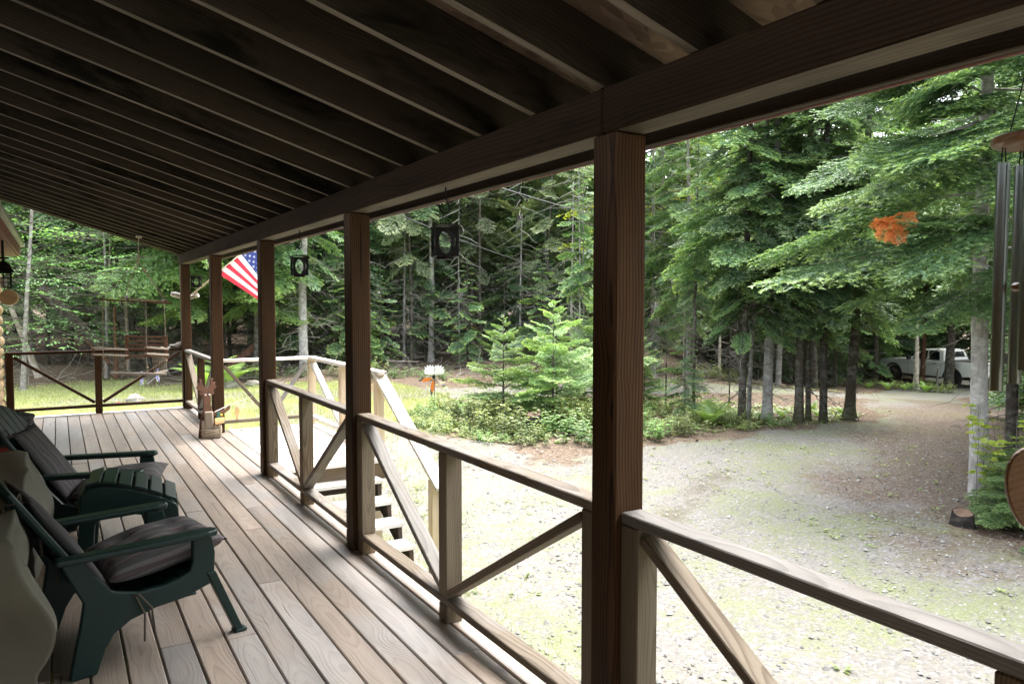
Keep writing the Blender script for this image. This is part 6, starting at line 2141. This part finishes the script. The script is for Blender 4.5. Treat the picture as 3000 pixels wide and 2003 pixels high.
def patch(x, y):
    return (np.sin(x * 1.7 + 1.3 * np.sin(y * 1.1)) * np.sin(y * 1.9 + np.sin(x * 1.4)) + .6 * np.sin(x * 4.1 + y * 3.3) * np.sin(y * 4.7 - x * 2.2))
def p_lawn(x, y):
    g, l, n_, d, r_, a = zones(x, y)
    return np.clip(l * (1 - .6 * g) * (.6 + .6 * patch(x, y)), 0, 1) * (x > 1.95)
def p_lawn2(x, y):
    g, l, n_, d, r_, a = zones(x, y)
    return l * (.8 + .2 * patch(x, y)) * (y > 12.9)
def p_gravel(x, y):
    g, l, n_, d, r_, a = zones(x, y)
    return g * np.clip(patch(x, y) - .55, 0, 1) * .55 * (1 - n_)
T1, t1 = blades(90000, (1.9, 6.0, -1, 13.5), .055, .0035, 1, prob=p_lawn)
T2, t2 = blades(170000, (-4, 9.5, 12.8, 28), .075, .006, 2, prob=p_lawn2)
T3, t3 = blades(120000, (3.0, 17, 0, 20), .038, .004, 3, prob=p_gravel)
scatter_mesh('grass', np.concatenate([T1, T2, T3]), np.concatenate([t1, t2, t3]), 'grass', 'short patchy grass and weeds on the lawn and drive')

def small_leaves(n, reg, size, seed, prob, zoff=.012):
    r = NR(seed)
    x = r.uniform(reg[0], reg[1], n); y = r.uniform(reg[2], reg[3], n)
    k = r.random(n) < prob(x, y); x, y = x[k], y[k]
    n = len(x); z = ground_z(x, y) + zoff
    a = r.uniform(0, 6.283, n); L = size * r.uniform(.5, 1.4, n); W = L * r.uniform(.4, .75, n)
    ti = r.normal(0, .25, n) * L
    c, s = np.cos(a), np.sin(a)
    p0 = np.stack([x - c * L / 2, y - s * L / 2, z], -1); p1 = np.stack([x + s * W / 2, y - c * W / 2, z + abs(ti) * .6], -1)
    p2 = np.stack([x + c * L / 2, y + s * L / 2, z + abs(ti)], -1); p3 = np.stack([x - s * W / 2, y + c * W / 2, z + .004], -1)
    T = np.concatenate([np.stack([p0, p1, p2], 1), np.stack([p0, p2, p3], 1)]); t = r.uniform(0, 1, n)
    return T, np.concatenate([t, t])
M['deadleaf'] = foliage('dead_leaves', (.07, .045, .03), (.21, .165, .13), .2)
def p_need(x, y):
    g, l, n_, d, r_, a = zones(x, y); return np.clip(n_ * 1.1, 0, 1) * .9
T, t = small_leaves(15000, (5.0, 18, .5, 10.5), .034, 5, p_need)
def p_litter(x, y):
    g, l, n_, d, r_, a = zones(x, y); return (1 - np.maximum(g, l)) * (a < 75) * .8
Tb, tb = small_leaves(26000, (-6, 30, 9.5, 36), .075, 6, p_litter)
scatter_mesh('leaf_litter', np.concatenate([T, Tb]), np.concatenate([t, tb]), 'deadleaf', 'scattered dead leaves under the trees')
def p_peb(x, y):
    g, l, n_, d, r_, a = zones(x, y); return g * (x > 2.3)
r = NR(7); n = 30000
x = r.uniform(2.4, 14, n); y = r.uniform(.2, 13, n); k = r.random(n) < p_peb(x, y); x, y = x[k], y[k]; n = len(x)
s = np.clip(r.lognormal(-4.65, .45, n), .004, .035); z = ground_z(x, y) + s * .2
c = np.stack([x, y, z], -1)
O = np.array([[1, 0, 0], [0, 1, 0], [-1, 0, 0], [0, -1, 0], [0, 0, .7]], float)
aa = r.uniform(0, 6.283, n); ca, sa = np.cos(aa), np.sin(aa)
P = []
for q in O: P.append(c + np.stack([(q[0] * ca - q[1] * sa) * s * r.uniform(.7, 1.3, n), (q[0] * sa + q[1] * ca) * s, q[2] * s + 0 * s], -1))
T = np.concatenate([np.stack([P[i], P[(i + 1) % 4], P[4]], 1) for i in range(4)]); t = np.tile(r.uniform(0, 1, n), 4)
M['pebble'] = foliage('pale_pebbles', (.17, .165, .16), (.42, .41, .395), .0)
scatter_mesh('pebbles', T, t, 'pebble', 'loose pale pebbles on the gravel drive')
# low weeds with broad leaves on the drive and needles
def weed(n, reg, seed, prob, size):
    r = NR(seed); T, tip = [], []
    x = r.uniform(reg[0], reg[1], n); y = r.uniform(reg[2], reg[3], n); k = r.random(n) < prob(x, y)
    for xx, yy in zip(x[k], y[k]):
        zz = float(ground_z(xx, yy)); s = size * r.uniform(.6, 1.5)
        for q in range(r.integers(4, 8)):
            a = r.uniform(0, 6.283); d = np.array([math.cos(a), math.sin(a), r.uniform(.1, .7)])
            f = leaf_tris(np.array([xx, yy, zz + .005]) + d * s * .2, d, np.array([0, 0, 1.0]), s, s * .45); T += f; tip += [float(r.uniform(.2, .9))] * 4
    return np.array(T), np.array(tip)
def p_weed(x, y):
    g, l, n_, d, r_, a = zones(x, y); return np.clip(g * np.clip(patch(x + 3, y) - .2, 0, 1) * .5 + n_ * .12 * (patch(x, y) > .3), 0, 1) * (x > 2.6)
T, t = weed(5200, (2.6, 14, .5, 12.5), 12, p_weed, .05)
def p_isl(x, y):
    return np.array([1.0 if inside(a, b, isl) else 0.0 for a, b in zip(x, y)])
Tb, tb = weed(2600, (6, 16.2, 9.8, 17), 13, p_isl, .11)
def p_fe(x, y):
    g, l, n_, d, r_, a = zones(x, y); return (1 - np.maximum(g, l)) * ((r_ > 22) & (a < 62) & (patch(x, y) > .2)) * 1.0
Tc, tc = weed(5200, (-3, 30, 14, 36), 14, p_fe, .10)
scatter_mesh('weeds', np.concatenate([T, Tb, Tc]), np.concatenate([t, tb, tc]), 'leafbush', 'low broad-leaved weeds and ground plants')
# brush: tangled grey sticks on the forest floor
r = NR(17); B = []
for i in range(900):
    a = rad(r.uniform(-4, 40)); R = r.uniform(25, 35)
    x, y = R * math.sin(a), R * math.cos(a)
    if max(float(v) for v in zones(x, y)[:2]) > .3: continue
    z = float(ground_z(x, y))
    d = np.array([r.normal(), r.normal(), abs(r.normal(0, .35))])
    B += twig_tris([x, y, z + .05], d, r.uniform(.4, 1.6), r.uniform(.006, .018), r, 4, .2)[0]
scatter_mesh('brushwood', np.array(B), None, 'twig', 'tangled dead sticks on the forest floor')
